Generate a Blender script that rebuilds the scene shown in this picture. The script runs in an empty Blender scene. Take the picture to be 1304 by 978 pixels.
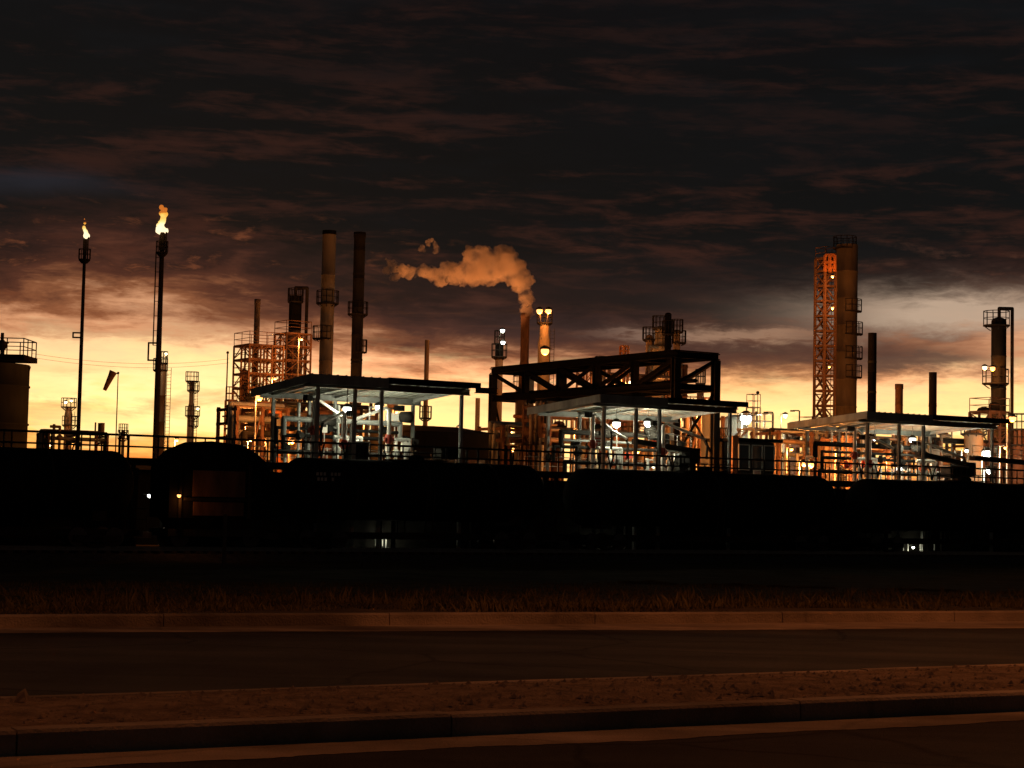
import bpy, math, random
from mathutils import noise as mn
from mathutils import Vector, Matrix
from math import radians, sin, cos, pi, sqrt, atan, atan2
random.seed(7)
S = bpy.context.scene
COL = S.collection
# ------------------------------------------------------------------ camera
FPX = 2400.0; ZE = 2.9; PITCH = atan(155/2400); ROLL = radians(1.19)
fw = Vector((0, cos(PITCH), sin(PITCH))); r0 = Vector((1, 0, 0)); u0 = Vector((0, -sin(PITCH), cos(PITCH)))
rt = cos(ROLL)*r0 + sin(ROLL)*u0; up = -sin(ROLL)*r0 + cos(ROLL)*u0
EYE = Vector((0, 0, ZE))
cam = bpy.data.cameras.new('camera'); co = bpy.data.objects.new('camera', cam); COL.objects.link(co)
m = Matrix((rt, up, -fw)).transposed().to_4x4(); m.translation = EYE
co.matrix_world = m
cam.sensor_width = 36; cam.lens = 36*FPX/1304; cam.clip_end = 20000; cam.clip_start = .1
S.camera = co
def P(px, py, Y):
    d = fw*FPX + (px-652)*rt - (py-489)*up
    return EYE + d*(Y/d.y)
def Pz(px, py, z):
    d = fw*FPX + (px-652)*rt - (py-489)*up
    return EYE + d*((z-ZE)/d.z)
TD = Vector((.8435, .537, 0)).normalized(); ND = Vector((-TD.y, TD.x, 0)); TA = atan2(TD.y, TD.x)
T0 = Vector((-23.45, 86.3, 0))
def F(s, q, z=0): return T0 + TD*s + ND*q + Vector((0, 0, z))
def sq(px, q):      # s along the track for a picture column at offset q
    k = (px-652)/FPX; b = T0 + ND*q
    return (k*b.y-b.x)/(TD.x-k*TD.y)
# ------------------------------------------------------------------ materials
def lin(c):
    c = c/255
    return c/12.92 if c <= .04045 else ((c+.055)/1.055)**2.4
def srgb(r, g, b): return (lin(r), lin(g), lin(b))
def mat(name, col, rough=.6, metal=0, var=.35, scale=1.5, dirt=None, bump=.0, bscale=20, streak=True, spec=.5):
    m = bpy.data.materials.new(name); m.use_nodes = True; nt = m.node_tree; b = nt.nodes['Principled BSDF']
    tc = nt.nodes.new('ShaderNodeTexCoord'); mp = nt.nodes.new('ShaderNodeMapping')
    mp.inputs['Scale'].default_value = (scale, scale, scale*(.3 if streak else 1))
    nz = nt.nodes.new('ShaderNodeTexNoise'); nz.inputs['Scale'].default_value = 1; nz.inputs['Detail'].default_value = 8; nz.inputs['Roughness'].default_value = .65
    cr = nt.nodes.new('ShaderNodeValToRGB')
    d = dirt or tuple(c*(1-var) for c in col)
    cr.color_ramp.elements[0].position = .35; cr.color_ramp.elements[0].color = (*d, 1)
    cr.color_ramp.elements[1].position = .62; cr.color_ramp.elements[1].color = (*col, 1)
    nt.links.new(tc.outputs['Object'], mp.inputs[0]); nt.links.new(mp.outputs[0], nz.inputs['Vector'])
    nt.links.new(nz.outputs['Fac'], cr.inputs[0]); nt.links.new(cr.outputs[0], b.inputs['Base Color'])
    b.inputs['Roughness'].default_value = rough; b.inputs['Metallic'].default_value = metal
    b.inputs['Specular IOR Level'].default_value = spec
    if spec <= .12: b.inputs['IOR'].default_value = 1.06
    if bump:
        n2 = nt.nodes.new('ShaderNodeTexNoise'); n2.inputs['Scale'].default_value = bscale; n2.inputs['Detail'].default_value = 6
        bp = nt.nodes.new('ShaderNodeBump'); bp.inputs['Strength'].default_value = bump; bp.inputs['Distance'].default_value = .05
        nt.links.new(tc.outputs['Object'], n2.inputs['Vector']); nt.links.new(n2.outputs['Fac'], bp.inputs['Height']); nt.links.new(bp.outputs[0], b.inputs['Normal'])
    return m
def add_cracks(m, amt=.5):
    nt = m.node_tree; b = nt.nodes['Principled BSDF']; l = b.inputs['Base Color'].links[0]; src = l.from_socket
    tc = nt.nodes.new('ShaderNodeTexCoord'); v = nt.nodes.new('ShaderNodeTexVoronoi'); v.feature = 'DISTANCE_TO_EDGE'; v.inputs['Scale'].default_value = .35
    n = nt.nodes.new('ShaderNodeTexNoise'); n.inputs['Scale'].default_value = 1.2; n.inputs['Detail'].default_value = 6
    mx = nt.nodes.new('ShaderNodeMix'); mx.data_type = 'VECTOR'; mx.inputs[0].default_value = .35
    nt.links.new(tc.outputs['Object'], n.inputs['Vector']); nt.links.new(tc.outputs['Object'], mx.inputs[4]); nt.links.new(n.outputs['Color'], mx.inputs[5]); nt.links.new(mx.outputs[1], v.inputs['Vector'])
    mr = nt.nodes.new('ShaderNodeMapRange'); mr.inputs[1].default_value = .0; mr.inputs[2].default_value = .012; mr.inputs[3].default_value = 1-amt; mr.inputs[4].default_value = 1
    nt.links.new(v.outputs['Distance'], mr.inputs[0])
    mp = nt.nodes.new('ShaderNodeMapping'); mp.inputs['Rotation'].default_value = (0, 0, -radians(27)); mp.inputs['Scale'].default_value = (.03, 1.1, 1)
    n2 = nt.nodes.new('ShaderNodeTexNoise'); n2.inputs['Scale'].default_value = 1; n2.inputs['Detail'].default_value = 5
    nt.links.new(tc.outputs['Object'], mp.inputs[0]); nt.links.new(mp.outputs[0], n2.inputs['Vector'])
    m2 = nt.nodes.new('ShaderNodeMapRange'); m2.inputs[1].default_value = .35; m2.inputs[2].default_value = .65; m2.inputs[3].default_value = .6; m2.inputs[4].default_value = 1.35
    nt.links.new(n2.outputs['Fac'], m2.inputs[0])
    mu = nt.nodes.new('ShaderNodeMath'); mu.operation = 'MULTIPLY'; nt.links.new(mr.outputs[0], mu.inputs[0]); nt.links.new(m2.outputs[0], mu.inputs[1])
    vm_ = nt.nodes.new('ShaderNodeVectorMath'); vm_.operation = 'SCALE'; nt.links.new(src, vm_.inputs[0]); nt.links.new(mu.outputs[0], vm_.inputs['Scale']); nt.links.new(vm_.outputs[0], b.inputs['Base Color'])
def emit(name, col, strength):
    m = bpy.data.materials.new(name); m.use_nodes = True; b = m.node_tree.nodes['Principled BSDF']
    b.inputs['Base Color'].default_value = (*col, 1); b.inputs['Emission Color'].default_value = (*col, 1); b.inputs['Emission Strength'].default_value = strength
    return m
M = dict(
 black=mat('black_paint', (.012, .0115, .011), .85, 0, .4, 1, spec=.06),
 dark=mat('dark_steel', (.04, .037, .034), .8, 0, .5, .8, bump=.2, spec=.12),
 grey=mat('grey_paint', (.22, .23, .22), .55, 0, .4, .8),
 lgrey=mat('light_grey_paint', (.42, .43, .41), .5, 0, .35, 1.2),
 white=mat('white_paint', (.72, .71, .66), .45, 0, .3, 1.5),
 soffit=mat('white_sheet', (.36, .37, .33), .5, 0, .2, 1.5),
 tan=mat('insulation_cladding', (.26, .18, .12), .5, 0, .45, .5),
 tan2=mat('pale_cladding', (.27, .22, .16), .6, 0, .4, .6),
 rust=mat('rusty_steel', (.17, .085, .05), .85, 0, .6, 1.4, bump=.3),
 galv=mat('galvanised_steel', (.4, .4, .39), .4, .7, .3, 2),
 wheel=mat('wheel_steel', (.1, .09, .085), .4, .8, .4, 3),
 railm=mat('rail_steel', (.3, .28, .26), .28, .9, .3, 3, streak=False),
 wood=mat('sleeper_wood', (.07, .05, .035), .9, 0, .4, 3),
 concrete=mat('concrete', (.31, .25, .19), .95, 0, .5, .7, bump=.5, bscale=40, streak=False, spec=.2),
 asphalt=mat('asphalt', (.05, .048, .046), .88, 0, .35, .9, bump=.8, bscale=90, streak=False, spec=.15),
 gravel=mat('gravel_bed', (.26, .2, .15), .95, 0, .5, 5, bump=1, bscale=30, streak=False, spec=.1),
 ballast=mat('ballast', (.09, .08, .07), .95, 0, .5, 4, bump=1, bscale=12, streak=False, spec=.1),
 dirt=mat('dirt', (.09, .07, .045), .95, 0, .5, .4, bump=.6, bscale=6, streak=False, spec=.1),
 stone=mat('stone', (.26, .2, .15), .9, 0, .4, 9, streak=False, spec=.1),
 orange=mat('orange_paint', (.55, .2, .06), .5, 0, .3, 2),
 red=mat('red_paint', (.45, .06, .04), .5, 0, .3, 2),
 glass=mat('dark_glass', (.03, .035, .04), .08, 0, .1, 2, spec=.8),
 sock=mat('windsock_cloth', (.10, .045, .03), .9, 0, .3, 2),
 darkwall=mat('blackout_concrete', (.05, .047, .042), .95, 0, .5, .8, streak=False, spec=.1),  # near-black, for the wall added to hide lit ground
 fascia=mat('fascia_sheet', (.38, .40, .37), .85, 0, .45, .9, spec=.08),
 tank=mat('dull_tank_paint', (.04, .04, .035), .85, 0, .4, .6, spec=.08),
 brown=mat('brown_cladding', (.16, .12, .085), .75, 0, .5, .7),
 tankcar=mat('tank_car_paint', (.014, .0135, .013), .8, 0, .5, .9, spec=.1),
 yellow=mat('road_paint', (.45, .40, .28), .7, 0, .6, 6, streak=False),
)
EO = emit('sodium_bulb', (1, .46, .14), 2.6); EW = emit('white_bulb', (.97, 1, .95), 6); EY = emit('warm_bulb', (1, .75, .42), 3)
add_cracks(M['asphalt'], .6); add_cracks(M['concrete'], .25)
# ------------------------------------------------------------------ object helpers
def tag(o, label=None, cat=None, group=None, kind=None):
    if label: o['label'] = label
    if cat: o['category'] = cat
    if group: o['group'] = group
    if kind: o['kind'] = kind
    return o
def thing(name, label, cat, loc, group=None, rz=0):
    o = bpy.data.objects.new(name, None); COL.objects.link(o); o.location = loc; o.rotation_euler = (0, 0, rz); o.empty_display_size = .3
    return tag(o, label, cat, group)
def origin_of(o):
    v = Vector((0, 0, 0))
    while o: v += Vector(o.location); o = o.parent
    return v
class MB:
    def __init__(s): s.v = []; s.f = []; s.sm = []
    def add(s, vs, fs, smooth=False):
        n = len(s.v); s.v += [tuple(v) for v in vs]; s.f += [tuple(i+n for i in f) for f in fs]; s.sm += [smooth]*len(fs); return s
    def box(s, c, d, rz=0, ax=None):
        c = Vector(c); X, Y = (Vector((cos(rz), sin(rz), 0)), Vector((-sin(rz), cos(rz), 0))) if ax is None else ax
        vs = [c + X*(a*d[0]/2) + Y*(b*d[1]/2) + Vector((0, 0, e*d[2]/2)) for a in (-1, 1) for b in (-1, 1) for e in (-1, 1)]
        return s.add(vs, [(0, 1, 3, 2), (4, 6, 7, 5), (0, 4, 5, 1), (2, 3, 7, 6), (0, 2, 6, 4), (1, 5, 7, 3)])
    def bar(s, a, b, w=.2, h=None):
        a = Vector(a); b = Vector(b); h = h or w; d = (b-a).normalized()
        u = Vector((0, 0, 1)) if abs(d.z) < .95 else TD
        x = d.cross(u).normalized(); y = x.cross(d).normalized()
        vs = [p + x*(i*w/2) + y*(j*h/2) for p in (a, b) for i, j in ((-1, -1), (1, -1), (1, 1), (-1, 1))]
        return s.add(vs, [(0, 1, 2, 3), (7, 6, 5, 4), (0, 4, 5, 1), (1, 5, 6, 2), (2, 6, 7, 3), (3, 7, 4, 0)])
    def ibeam(s, a, b, w=.3, h=.3, t=.05):   # real H section, flanges top and bottom
        a = Vector(a); b = Vector(b); d = (b-a).normalized()
        u = Vector((0, 0, 1)) if abs(d.z) < .95 else ND
        x = d.cross(u).normalized(); y = x.cross(d).normalized()
        s.bar(a+y*(h/2-t/2), b+y*(h/2-t/2), w, t) if abs(d.z) < .95 else s.flat(a+y*(h/2-t/2), b+y*(h/2-t/2), x, y, w, t)
        s.bar(a-y*(h/2-t/2), b-y*(h/2-t/2), w, t) if abs(d.z) < .95 else s.flat(a-y*(h/2-t/2), b-y*(h/2-t/2), x, y, w, t)
        s.flat(a, b, x, y, t, h-2*t-.004)
        return s
    def flat(s, a, b, x, y, w, h):
        vs = [p + x*(i*w/2) + y*(j*h/2) for p in (a, b) for i, j in ((-1, -1), (1, -1), (1, 1), (-1, 1))]
        return s.add(vs, [(0, 1, 2, 3), (7, 6, 5, 4), (0, 4, 5, 1), (1, 5, 6, 2), (2, 6, 7, 3), (3, 7, 4, 0)])
    def tube(s, a, b, r, r2=None, n=10, cap=True):
        a = Vector(a); b = Vector(b); r2 = r if r2 is None else r2; d = (b-a).normalized()
        u = Vector((0, 0, 1)) if abs(d.z) < .95 else Vector((1, 0, 0))
        x = d.cross(u).normalized(); y = x.cross(d)
        vs = [p + x*(q*cos(2*pi*i/n)) + y*(q*sin(2*pi*i/n)) for p, q in ((a, r), (b, r2)) for i in range(n)]
        s.add(vs, [(i, (i+1) % n, n+(i+1) % n, n+i) for i in range(n)], True)
        if cap: s.add(vs[:n], [tuple(range(n))[::-1]]); s.add(vs[n:], [tuple(range(n))])
        return s
    def path(s, pts, r, n=8):
        for a, b in zip(pts, pts[1:]): s.tube(a, b, r, n=n)
        for p in pts[1:-1]: s.ball(p, r*1.02, 8, 5)
        return s
    def lathe(s, c, prof, n=24):
        c = Vector(c); vs = [c + Vector((r*cos(2*pi*i/n), r*sin(2*pi*i/n), z)) for r, z in prof for i in range(n)]
        k = len(prof)
        s.add(vs, [(j*n+i, j*n+(i+1) % n, (j+1)*n+(i+1) % n, (j+1)*n+i) for j in range(k-1) for i in range(n)], True)
        s.add(vs[:n], [tuple(range(n))[::-1]]); s.add(vs[-n:], [tuple(range(n))]); return s
    def lathe_dir(s, c, D, prof, n=28):   # prof (r, x along D)
        c = Vector(c); D = Vector(D); Y = Vector((-D.y, D.x, 0)); Z = Vector((0, 0, 1))
        vs = [c + D*x + Y*(r*cos(2*pi*i/n)) + Z*(r*sin(2*pi*i/n)) for r, x in prof for i in range(n)]
        k = len(prof)
        s.add(vs, [(j*n+i, (j+1)*n+i, (j+1)*n+(i+1) % n, j*n+(i+1) % n)[::-1] for j in range(k-1) for i in range(n)], True)
        s.add(vs[:n], [tuple(range(n))]); s.add(vs[-n:], [tuple(range(n))[::-1]]); return s
    def ball(s, c, r, n=14, k=9):
        prof = [(max(.001, r*sin(pi*j/k)), -r*cos(pi*j/k)) for j in range(k+1)]
        return s.lathe(c, prof, n)
    def railing(s, pts, h=1.05, gap=1.5, r=.035, mid=True):
        for a, b in zip(pts, pts[1:]):
            a = Vector(a); b = Vector(b); L = (b-a).length; k = max(1, int(round(L/gap)))
            s.tube(a+Vector((0, 0, h)), b+Vector((0, 0, h)), r, n=6)
            if mid: s.tube(a+Vector((0, 0, h*.5)), b+Vector((0, 0, h*.5)), r*.8, n=6)
            for i in range(k+1):
                p = a.lerp(b, i/k); s.tube(p, p+Vector((0, 0, h)), r, n=6)
        return s
    def build(s, name, m, parent=None, loc=None):
        o0 = origin_of(parent) if parent else Vector((0, 0, 0))
        l = Vector(loc) if loc is not None else (Vector((0, 0, 0)) if parent else None)
        if l is None: l = Vector((0, 0, 0))
        me = bpy.data.meshes.new(name); me.from_pydata([Vector(v)-o0-l for v in s.v], [], s.f); me.polygons.foreach_set('use_smooth', s.sm); me.update()
        me.materials.append(m)
        o = bpy.data.objects.new(name, me); COL.objects.link(o); o.parent = parent; o.location = l
        return o
def one(mb, name, m, label, cat, base, group=None, kind=None):
    return tag(mb.build(name, m, None, base), label, cat, group, kind)
def kids(o): return [c for c in bpy.data.objects if c.parent == o]
def copy_tree(o, parent=None):
    ch0 = [c for c in o.children]
    c = o.copy(); COL.objects.link(c); c.parent = parent
    for ch in ch0: copy_tree(ch, c)
    return c
Z = Vector((0, 0, 1))
def down(p, z=0): return Vector((p.x, p.y, z))

# ------------------------------------------------------------------ sky
w = bpy.data.worlds.new('World'); S.world = w; w.use_nodes = True; nt = w.node_tree
for n in list(nt.nodes): nt.nodes.remove(n)
class E:
    def __init__(s, k): s.k = k
    def _op(s, op, o=None, o3=None, rev=False):
        n = nt.nodes.new('ShaderNodeMath'); n.operation = op
        a = [s] + ([o] if o is not None else []) + ([o3] if o3 is not None else [])
        if rev: a = a[::-1]
        for i, x in enumerate(a):
            if isinstance(x, E): nt.links.new(x.k, n.inputs[i])
            else: n.inputs[i].default_value = x
        return E(n.outputs[0])
    def __add__(s, o): return s._op('ADD', o)
    __radd__ = __add__
    def __sub__(s, o): return s._op('SUBTRACT', o)
    def __rsub__(s, o): return s._op('SUBTRACT', o, rev=True)
    def __mul__(s, o): return s._op('MULTIPLY', o)
    __rmul__ = __mul__
    def __truediv__(s, o): return s._op('DIVIDE', o)
    def exp(s): return s._op('EXPONENT')
    def clamp(s, a=0., b=1.): return s._op('MAXIMUM', a)._op('MINIMUM', b)
    def smooth(s, a, b):
        n = nt.nodes.new('ShaderNodeMapRange'); n.interpolation_type = 'SMOOTHSTEP'
        nt.links.new(s.k, n.inputs[0]); n.inputs[1].default_value = a; n.inputs[2].default_value = b
        return E(n.outputs[0])
def gauss(U, V, u, v, a, b):
    x = (U-u)*(1/a); y = (V-v)*(1/b)
    return (0-(x*x+y*y)).exp()
tc = nt.nodes.new('ShaderNodeTexCoord'); sp = nt.nodes.new('ShaderNodeSeparateXYZ'); nt.links.new(tc.outputs['Generated'], sp.inputs[0])
X, Y, ZZ = [E(sp.outputs[i]) for i in range(3)]
U = X._op('ARCTAN2', Y)*24.0      # 1 unit = 100 px of the photograph
V = ZZ._op('ARCSINE')*24.0
def noise(us, vs, off=0, detail=7, rough=.6, dist=0, shear=0):
    n = nt.nodes.new('ShaderNodeTexNoise'); c = nt.nodes.new('ShaderNodeCombineXYZ')
    nt.links.new((U*us+V*shear).k, c.inputs[0]); nt.links.new((V*vs).k, c.inputs[1]); c.inputs[2].default_value = off
    nt.links.new(c.outputs[0], n.inputs['Vector']); n.inputs['Scale'].default_value = 1; n.inputs['Detail'].default_value = detail
    n.inputs['Roughness'].default_value = rough; n.inputs['Distortion'].default_value = dist
    return E(n.outputs['Fac'])-.5
def mixc(f, a, b, mode='MIX'):
    n = nt.nodes.new('ShaderNodeMix'); n.data_type = 'RGBA'; n.blend_type = mode; n.clamp_factor = True
    for i, x in ((0, f), (6, a), (7, b)):
        if isinstance(x, E): nt.links.new(x.k, n.inputs[i])
        elif isinstance(x, tuple): n.inputs[i].default_value = (*x, 1)
        else: n.inputs[i].default_value = x
    return E(n.outputs[2])
n1 = noise(.35, 1.3, 3.1, 8, .55, .6); n2 = noise(.9, 4.2, 9.7, 9, .62, .4, .3); n3 = noise(.25, .8, 21, 6, .5)
n4 = noise(2.2, 7.5, 33.3, 8, .65, .5, .6)
lift = gauss(U, V, -5.2, 2, 2.0, 9)*.5 - gauss(U, V, .9, 2, 2.2, 9)*.2 + gauss(U, V, 6.4, 2.2, 1.6, 3)*.42 + gauss(U, V, -3, 2, 1.2, 9)*.05
Ve = V - lift + n1*1.5 + n2*1.25 + n4*.45
rampn = nt.nodes.new('ShaderNodeValToRGB'); cr = rampn.color_ramp
stops = [(-1, (120, 60, 30)), (0, (225, 135, 62)), (.45, (255, 204, 112)), (.85, (255, 236, 164)), (1.15, (255, 218, 148)), (1.4, (250, 200, 150)), (1.7, (226, 162, 118)),
         (2.0, (150, 92, 60)), (2.25, (92, 52, 38)), (2.6, (50, 30, 26)), (3.0, (24, 19, 18)), (3.5, (14, 15, 16)), (5, (12, 13, 14)), (6.8, (13, 12, 14)), (9, (20, 21, 23))]
while len(cr.elements) < len(stops): cr.elements.new(.5)
for e, (v, c) in zip(cr.elements, stops): e.position = (v+1)/10; e.color = (*srgb(*c), 1)
nt.links.new(((Ve+1)*.1).k, rampn.inputs[0])
c = E(rampn.outputs[0])
# upper streaks: brown-red cloud undersides on near black, cool grey-blue gaps
hi = V.smooth(2.3, 3.4)
lowm = 1-V.smooth(1.9, 2.9)
c = mixc((noise(.45, 3.0, 71, 8, .6, .5)+n4*.3).smooth(.0, .22)*lowm*.72, c, srgb(158, 92, 56))
c = mixc((noise(.5, 3.4, 91, 8, .6, .5, .1)+n4*.3).smooth(.03, .25)*(1-V.smooth(1.5, 2.3))*.75, c, srgb(255, 226, 168))
nr = noise(.32, 2.6, 140, 9, .62, .5, .25); nr2 = noise(1.5, 7, 160, 8, .6, .5, .5)
redm = (nr*1.1+nr2*.6).smooth(-.06, .22)*hi*(1-V.smooth(6.5, 12))*(V*(-.18)+1.45).clamp()
c = mixc(redm*.9, c, srgb(60, 33, 26))
c = mixc((nr*.8+nr2*.8).smooth(.0, .25)*gauss(U, V, 0, 2.7, 14, .5)*.55, c, srgb(104, 56, 40))
bank = (noise(.16, .9, 210, 7, .5, .4)+nr2*.12).smooth(-.03, .16)
c = mixc(bank*V.smooth(2.2, 3.2)*.6, c, srgb(15, 16, 18))
redl = (n4+n2*.8).smooth(.06, .34)*gauss(U, V, -4.8, 2.9, 3.2, .6)
c = mixc(redl*.8, c, srgb(150, 84, 52))
redr = (n2+n4*.5).smooth(.0, .3)*gauss(U, V, 6.2, 3.1, 1.8, .35)
c = mixc(redr*.8, c, srgb(120, 76, 58))
c = mixc(gauss(U, V+n1*.6, -6.1, 3.85, 1.1, .16)*.75, c, srgb(36, 38, 46))
c = mixc((noise(.5, 2.0, 50, 6, .5)).smooth(.0, .3)*hi*.6, c, srgb(16, 19, 22))
# darker cloud banks lying in the glow
for (u, v, a, b, s_, colr) in ((5.2, 1.9, 1.1, .17, .9, (84, 66, 58)), (3.1, 1.95, 1.3, .22, .78, (78, 56, 48)), (.6, 2.15, 2.6, .34, .75, (58, 42, 40)), (2.6, 2.8, 3.2, .42, .8, (24, 22, 23)), (-1.6, 2.8, 2.2, .3, .5, (36, 26, 24)),
                               (-5.3, 2.02, 1.8, .10, .45, (150, 110, 80)), (-3.4, 2.3, 1.0, .2, .4, (88, 56, 44)), (-6, 1.6, 1.4, .10, .35, (176, 122, 76)), (-5.9, .98, .9, .06, .5, (170, 100, 55)),
                               (4.9, 2.75, 3, .14, .5, (50, 36, 33))):
    g = gauss(U+n1*.8, V+n2*.5+n4*.25, u, v, a, b)
    c = mixc((g*1.25).clamp()*s_, c, srgb(*colr))
# bright tops
for (u, v, a, b, s_, colr) in ((5.7, 2.5, 1.7, .24, .85, (206, 178, 152)), (1.8, 2.2, .7, .05, .55, (132, 106, 92)), (2.9, 2.22, 1.0, .08, .6, (172, 136, 110)), (-5.6, 1.85, 1.6, .12, .55, (250, 214, 160)),
                               (-5.0, 1.55, 2.2, .3, .5, (255, 222, 168)), (-4.6, .95, 1.8, .16, .6, (255, 238, 170)), (5.4, 1.5, 2.2, .2, .45, (250, 205, 150)), (-.9, 1.1, 1.3, .35, .6, (255, 226, 150)), (3.2, 1.45, 1, .2, .55, (255, 215, 145))):
    g = gauss(U+n1*.8, V+n2*.4+n4*.3, u, v, a, b)
    c = mixc((g*1.2).clamp()*s_, c, srgb(*colr))
gl_ = nt.nodes.new('ShaderNodeMix'); gl_.data_type = 'RGBA'; gl_.blend_type = 'MULTIPLY'; gl_.clamp_result = False
nt.links.new((1-V.smooth(1.3, 2.5)).k, gl_.inputs[0]); nt.links.new(c.k, gl_.inputs[6]); gl_.inputs[7].default_value = (1.62, 1.38, 1.18, 1); c = E(gl_.outputs[2])
side = (0-(U*U)*(1/380.)).exp()
c = mixc(side, (.009, .0095, .0095), c)
below = V.smooth(-1.2, -.2)
c = mixc(below, (.004, .0035, .003), c)
bg = nt.nodes.new('ShaderNodeBackground'); bg.inputs[1].default_value = 1; nt.links.new(c.k, bg.inputs[0])
sky = nt.nodes.new('ShaderNodeTexSky'); sky.sky_type = 'NISHITA'; sky.sun_disc = False; sky.sun_elevation = radians(1); sky.sun_rotation = radians(-8)
bg2 = nt.nodes.new('ShaderNodeBackground'); bg2.inputs[1].default_value = .0006; nt.links.new(sky.outputs[0], bg2.inputs[0])
ad = nt.nodes.new('ShaderNodeAddShader'); nt.links.new(bg.outputs[0], ad.inputs[0]); nt.links.new(bg2.outputs[0], ad.inputs[1])
ou = nt.nodes.new('ShaderNodeOutputWorld'); nt.links.new(ad.outputs[0], ou.inputs[0])
sl = bpy.data.lights.new('sun', 'SUN'); sl.energy = .02; sl.color = (1, .5, .22); sl.angle = radians(3)
so = bpy.data.objects.new('sun', sl); COL.objects.link(so); so.rotation_euler = (radians(-87), 0, radians(8)); so.location = (0, 0, 50)

# ------------------------------------------------------------------ lamps
def light(parent, pos, col, power, r=.2, spot=None, name='lamp_light'):
    l = bpy.data.lights.new(name, 'SPOT' if spot else 'POINT'); l.energy = power; l.color = col; l.shadow_soft_size = r
    if spot: l.spot_size = radians(spot); l.spot_blend = .6
    o = bpy.data.objects.new(name, l); COL.objects.link(o); o.parent = parent; o.location = Vector(pos)-origin_of(parent)
    return o
CO = {'o': ((1, .3, .055), EO), 'w': ((1, .97, .68), EW), 'y': ((1, .62, .3), EY)}
PK = {'o': .62, 'w': .62, 'y': .6}
def lamp(px, py, D, c, power, r, label, mount='pole', group=None, to=None):
    p = P(px, py, D); col, em = CO[c]
    if mount == 'pole':
        t = thing('lamp_post', label, 'lamp post', down(p), group)
        q = p + ND*.5
        MB().tube(down(q), q+Z*.15, .07, .05, n=8).build('pole', M['galv'], t)
        MB().tube(q+Z*.1, p+Z*(r+.05), .03, n=6).build('arm', M['galv'], t)
    elif mount == 'stem':
        t = thing('hanging_lamp', label, 'lamp', p, group)
        MB().tube(p+Z*r, p+Z*to, .03, n=6).build('stem', M['lgrey'], t)
    else:
        t = thing('flood_lamp', label, 'lamp', p, group)
        q = p + (Vector((to, 0, 0)) if not isinstance(to, Vector) else to)
        MB().tube(p+Z*(r*.6), q+Z*(r*.6), .035, n=6).build('bracket', M['dark'], t)
    MB().lathe(p, [(r*.35, r*1.3), (r*1.15, r*.75), (r*1.2, r*.45), (r*.9, r*.42)][::-1], 14).build('lamp_shade', M['dark'], t)
    MB().ball(p, r*.95).build('bulb', em, t)
    if power: light(t, p - Z*(r+.12) - ND*.05, col, power*PK[c], max(.12, r*.8))
    return t

# ------------------------------------------------------------------ ground, road
RD = Vector((cos(radians(27)), sin(radians(27)), 0)); RZ = 1.3
def edge(yl, yr, z, ext=160):
    a = Pz(0, yl, z); b = Pz(1304, yr, z)
    return [a-RD*ext, a-RD*12, a, a.lerp(b, .5), b, b+RD*14, b+RD*ext]
def fine(e, amp=0, seed=0):
    out = []
    for i, (a, b) in enumerate(zip(e, e[1:])):
        k = 140 if 0 < i < 5 else 60
        for j in range(k):
            p = a.lerp(b, j/k); f = mn.noise(Vector((p.x*.6+seed, p.y*.6, 0)))+.5*mn.noise(Vector((p.x*3, p.y*3+seed, 0)))+.25*mn.noise(Vector((p.x*12, p.y*12+seed, 0)))
            out.append(p+Vector((-RD.y, RD.x, 0))*amp*f)
    return out+[e[-1]]
def strip(mb, e1, e2, sub=1):
    n = len(e1); mb.add(e1+e2, [(i, i+1, n+i+1, n+i) for i in range(n-1)]); return mb
e_gut = edge(981, 918, RZ); e_cb = edge(963, 905, RZ)
ct = [p+Z*.15 for p in e_cb]
nrm = Vector((-RD.y, RD.x, 0))
e_ctb = [p+nrm*.2 for p in ct]
e_mf = edge(887, 845, RZ+.15)              # far edge of the median
e_mfi = [p-nrm*.14 for p in e_mf]
e_rb = [down(p, RZ) for p in e_mf]
e_fg = edge(806, 800, RZ); e_fc = edge(799, 791, RZ)
e_fct = [p+Z*.15 for p in e_fc]; e_fcb = [p+nrm*.16 for p in e_fct]
# near road and far road sheets
near = [p-nrm*9 for p in e_gut]
e_gut4 = [p+nrm*.25-Z*.004 for p in e_gut]; e_fg4 = [p+nrm*.25-Z*.004 for p in e_fg]
o = strip(MB(), [p-Z*.004 for p in near], e_gut4).build('road', M['asphalt']); tag(o, 'near asphalt carriageway at the bottom of the picture', 'road', kind='structure')
o = strip(MB(), [p-Z*.004 for p in e_rb], e_fg4).build('road', M['asphalt']); tag(o, 'far asphalt carriageway between gravel median and grass', 'road', kind='structure')
o = strip(MB(), fine(e_gut, .09, 3), fine(e_cb)).build('gutter', M['concrete']); tag(o, 'concrete gutter along the near carriageway', 'gutter', kind='structure')
o = strip(MB(), fine(e_fg, .12, 9), fine(e_fc)).build('gutter', M['concrete']); tag(o, 'concrete gutter below the grass verge', 'gutter', kind='structure')
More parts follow.
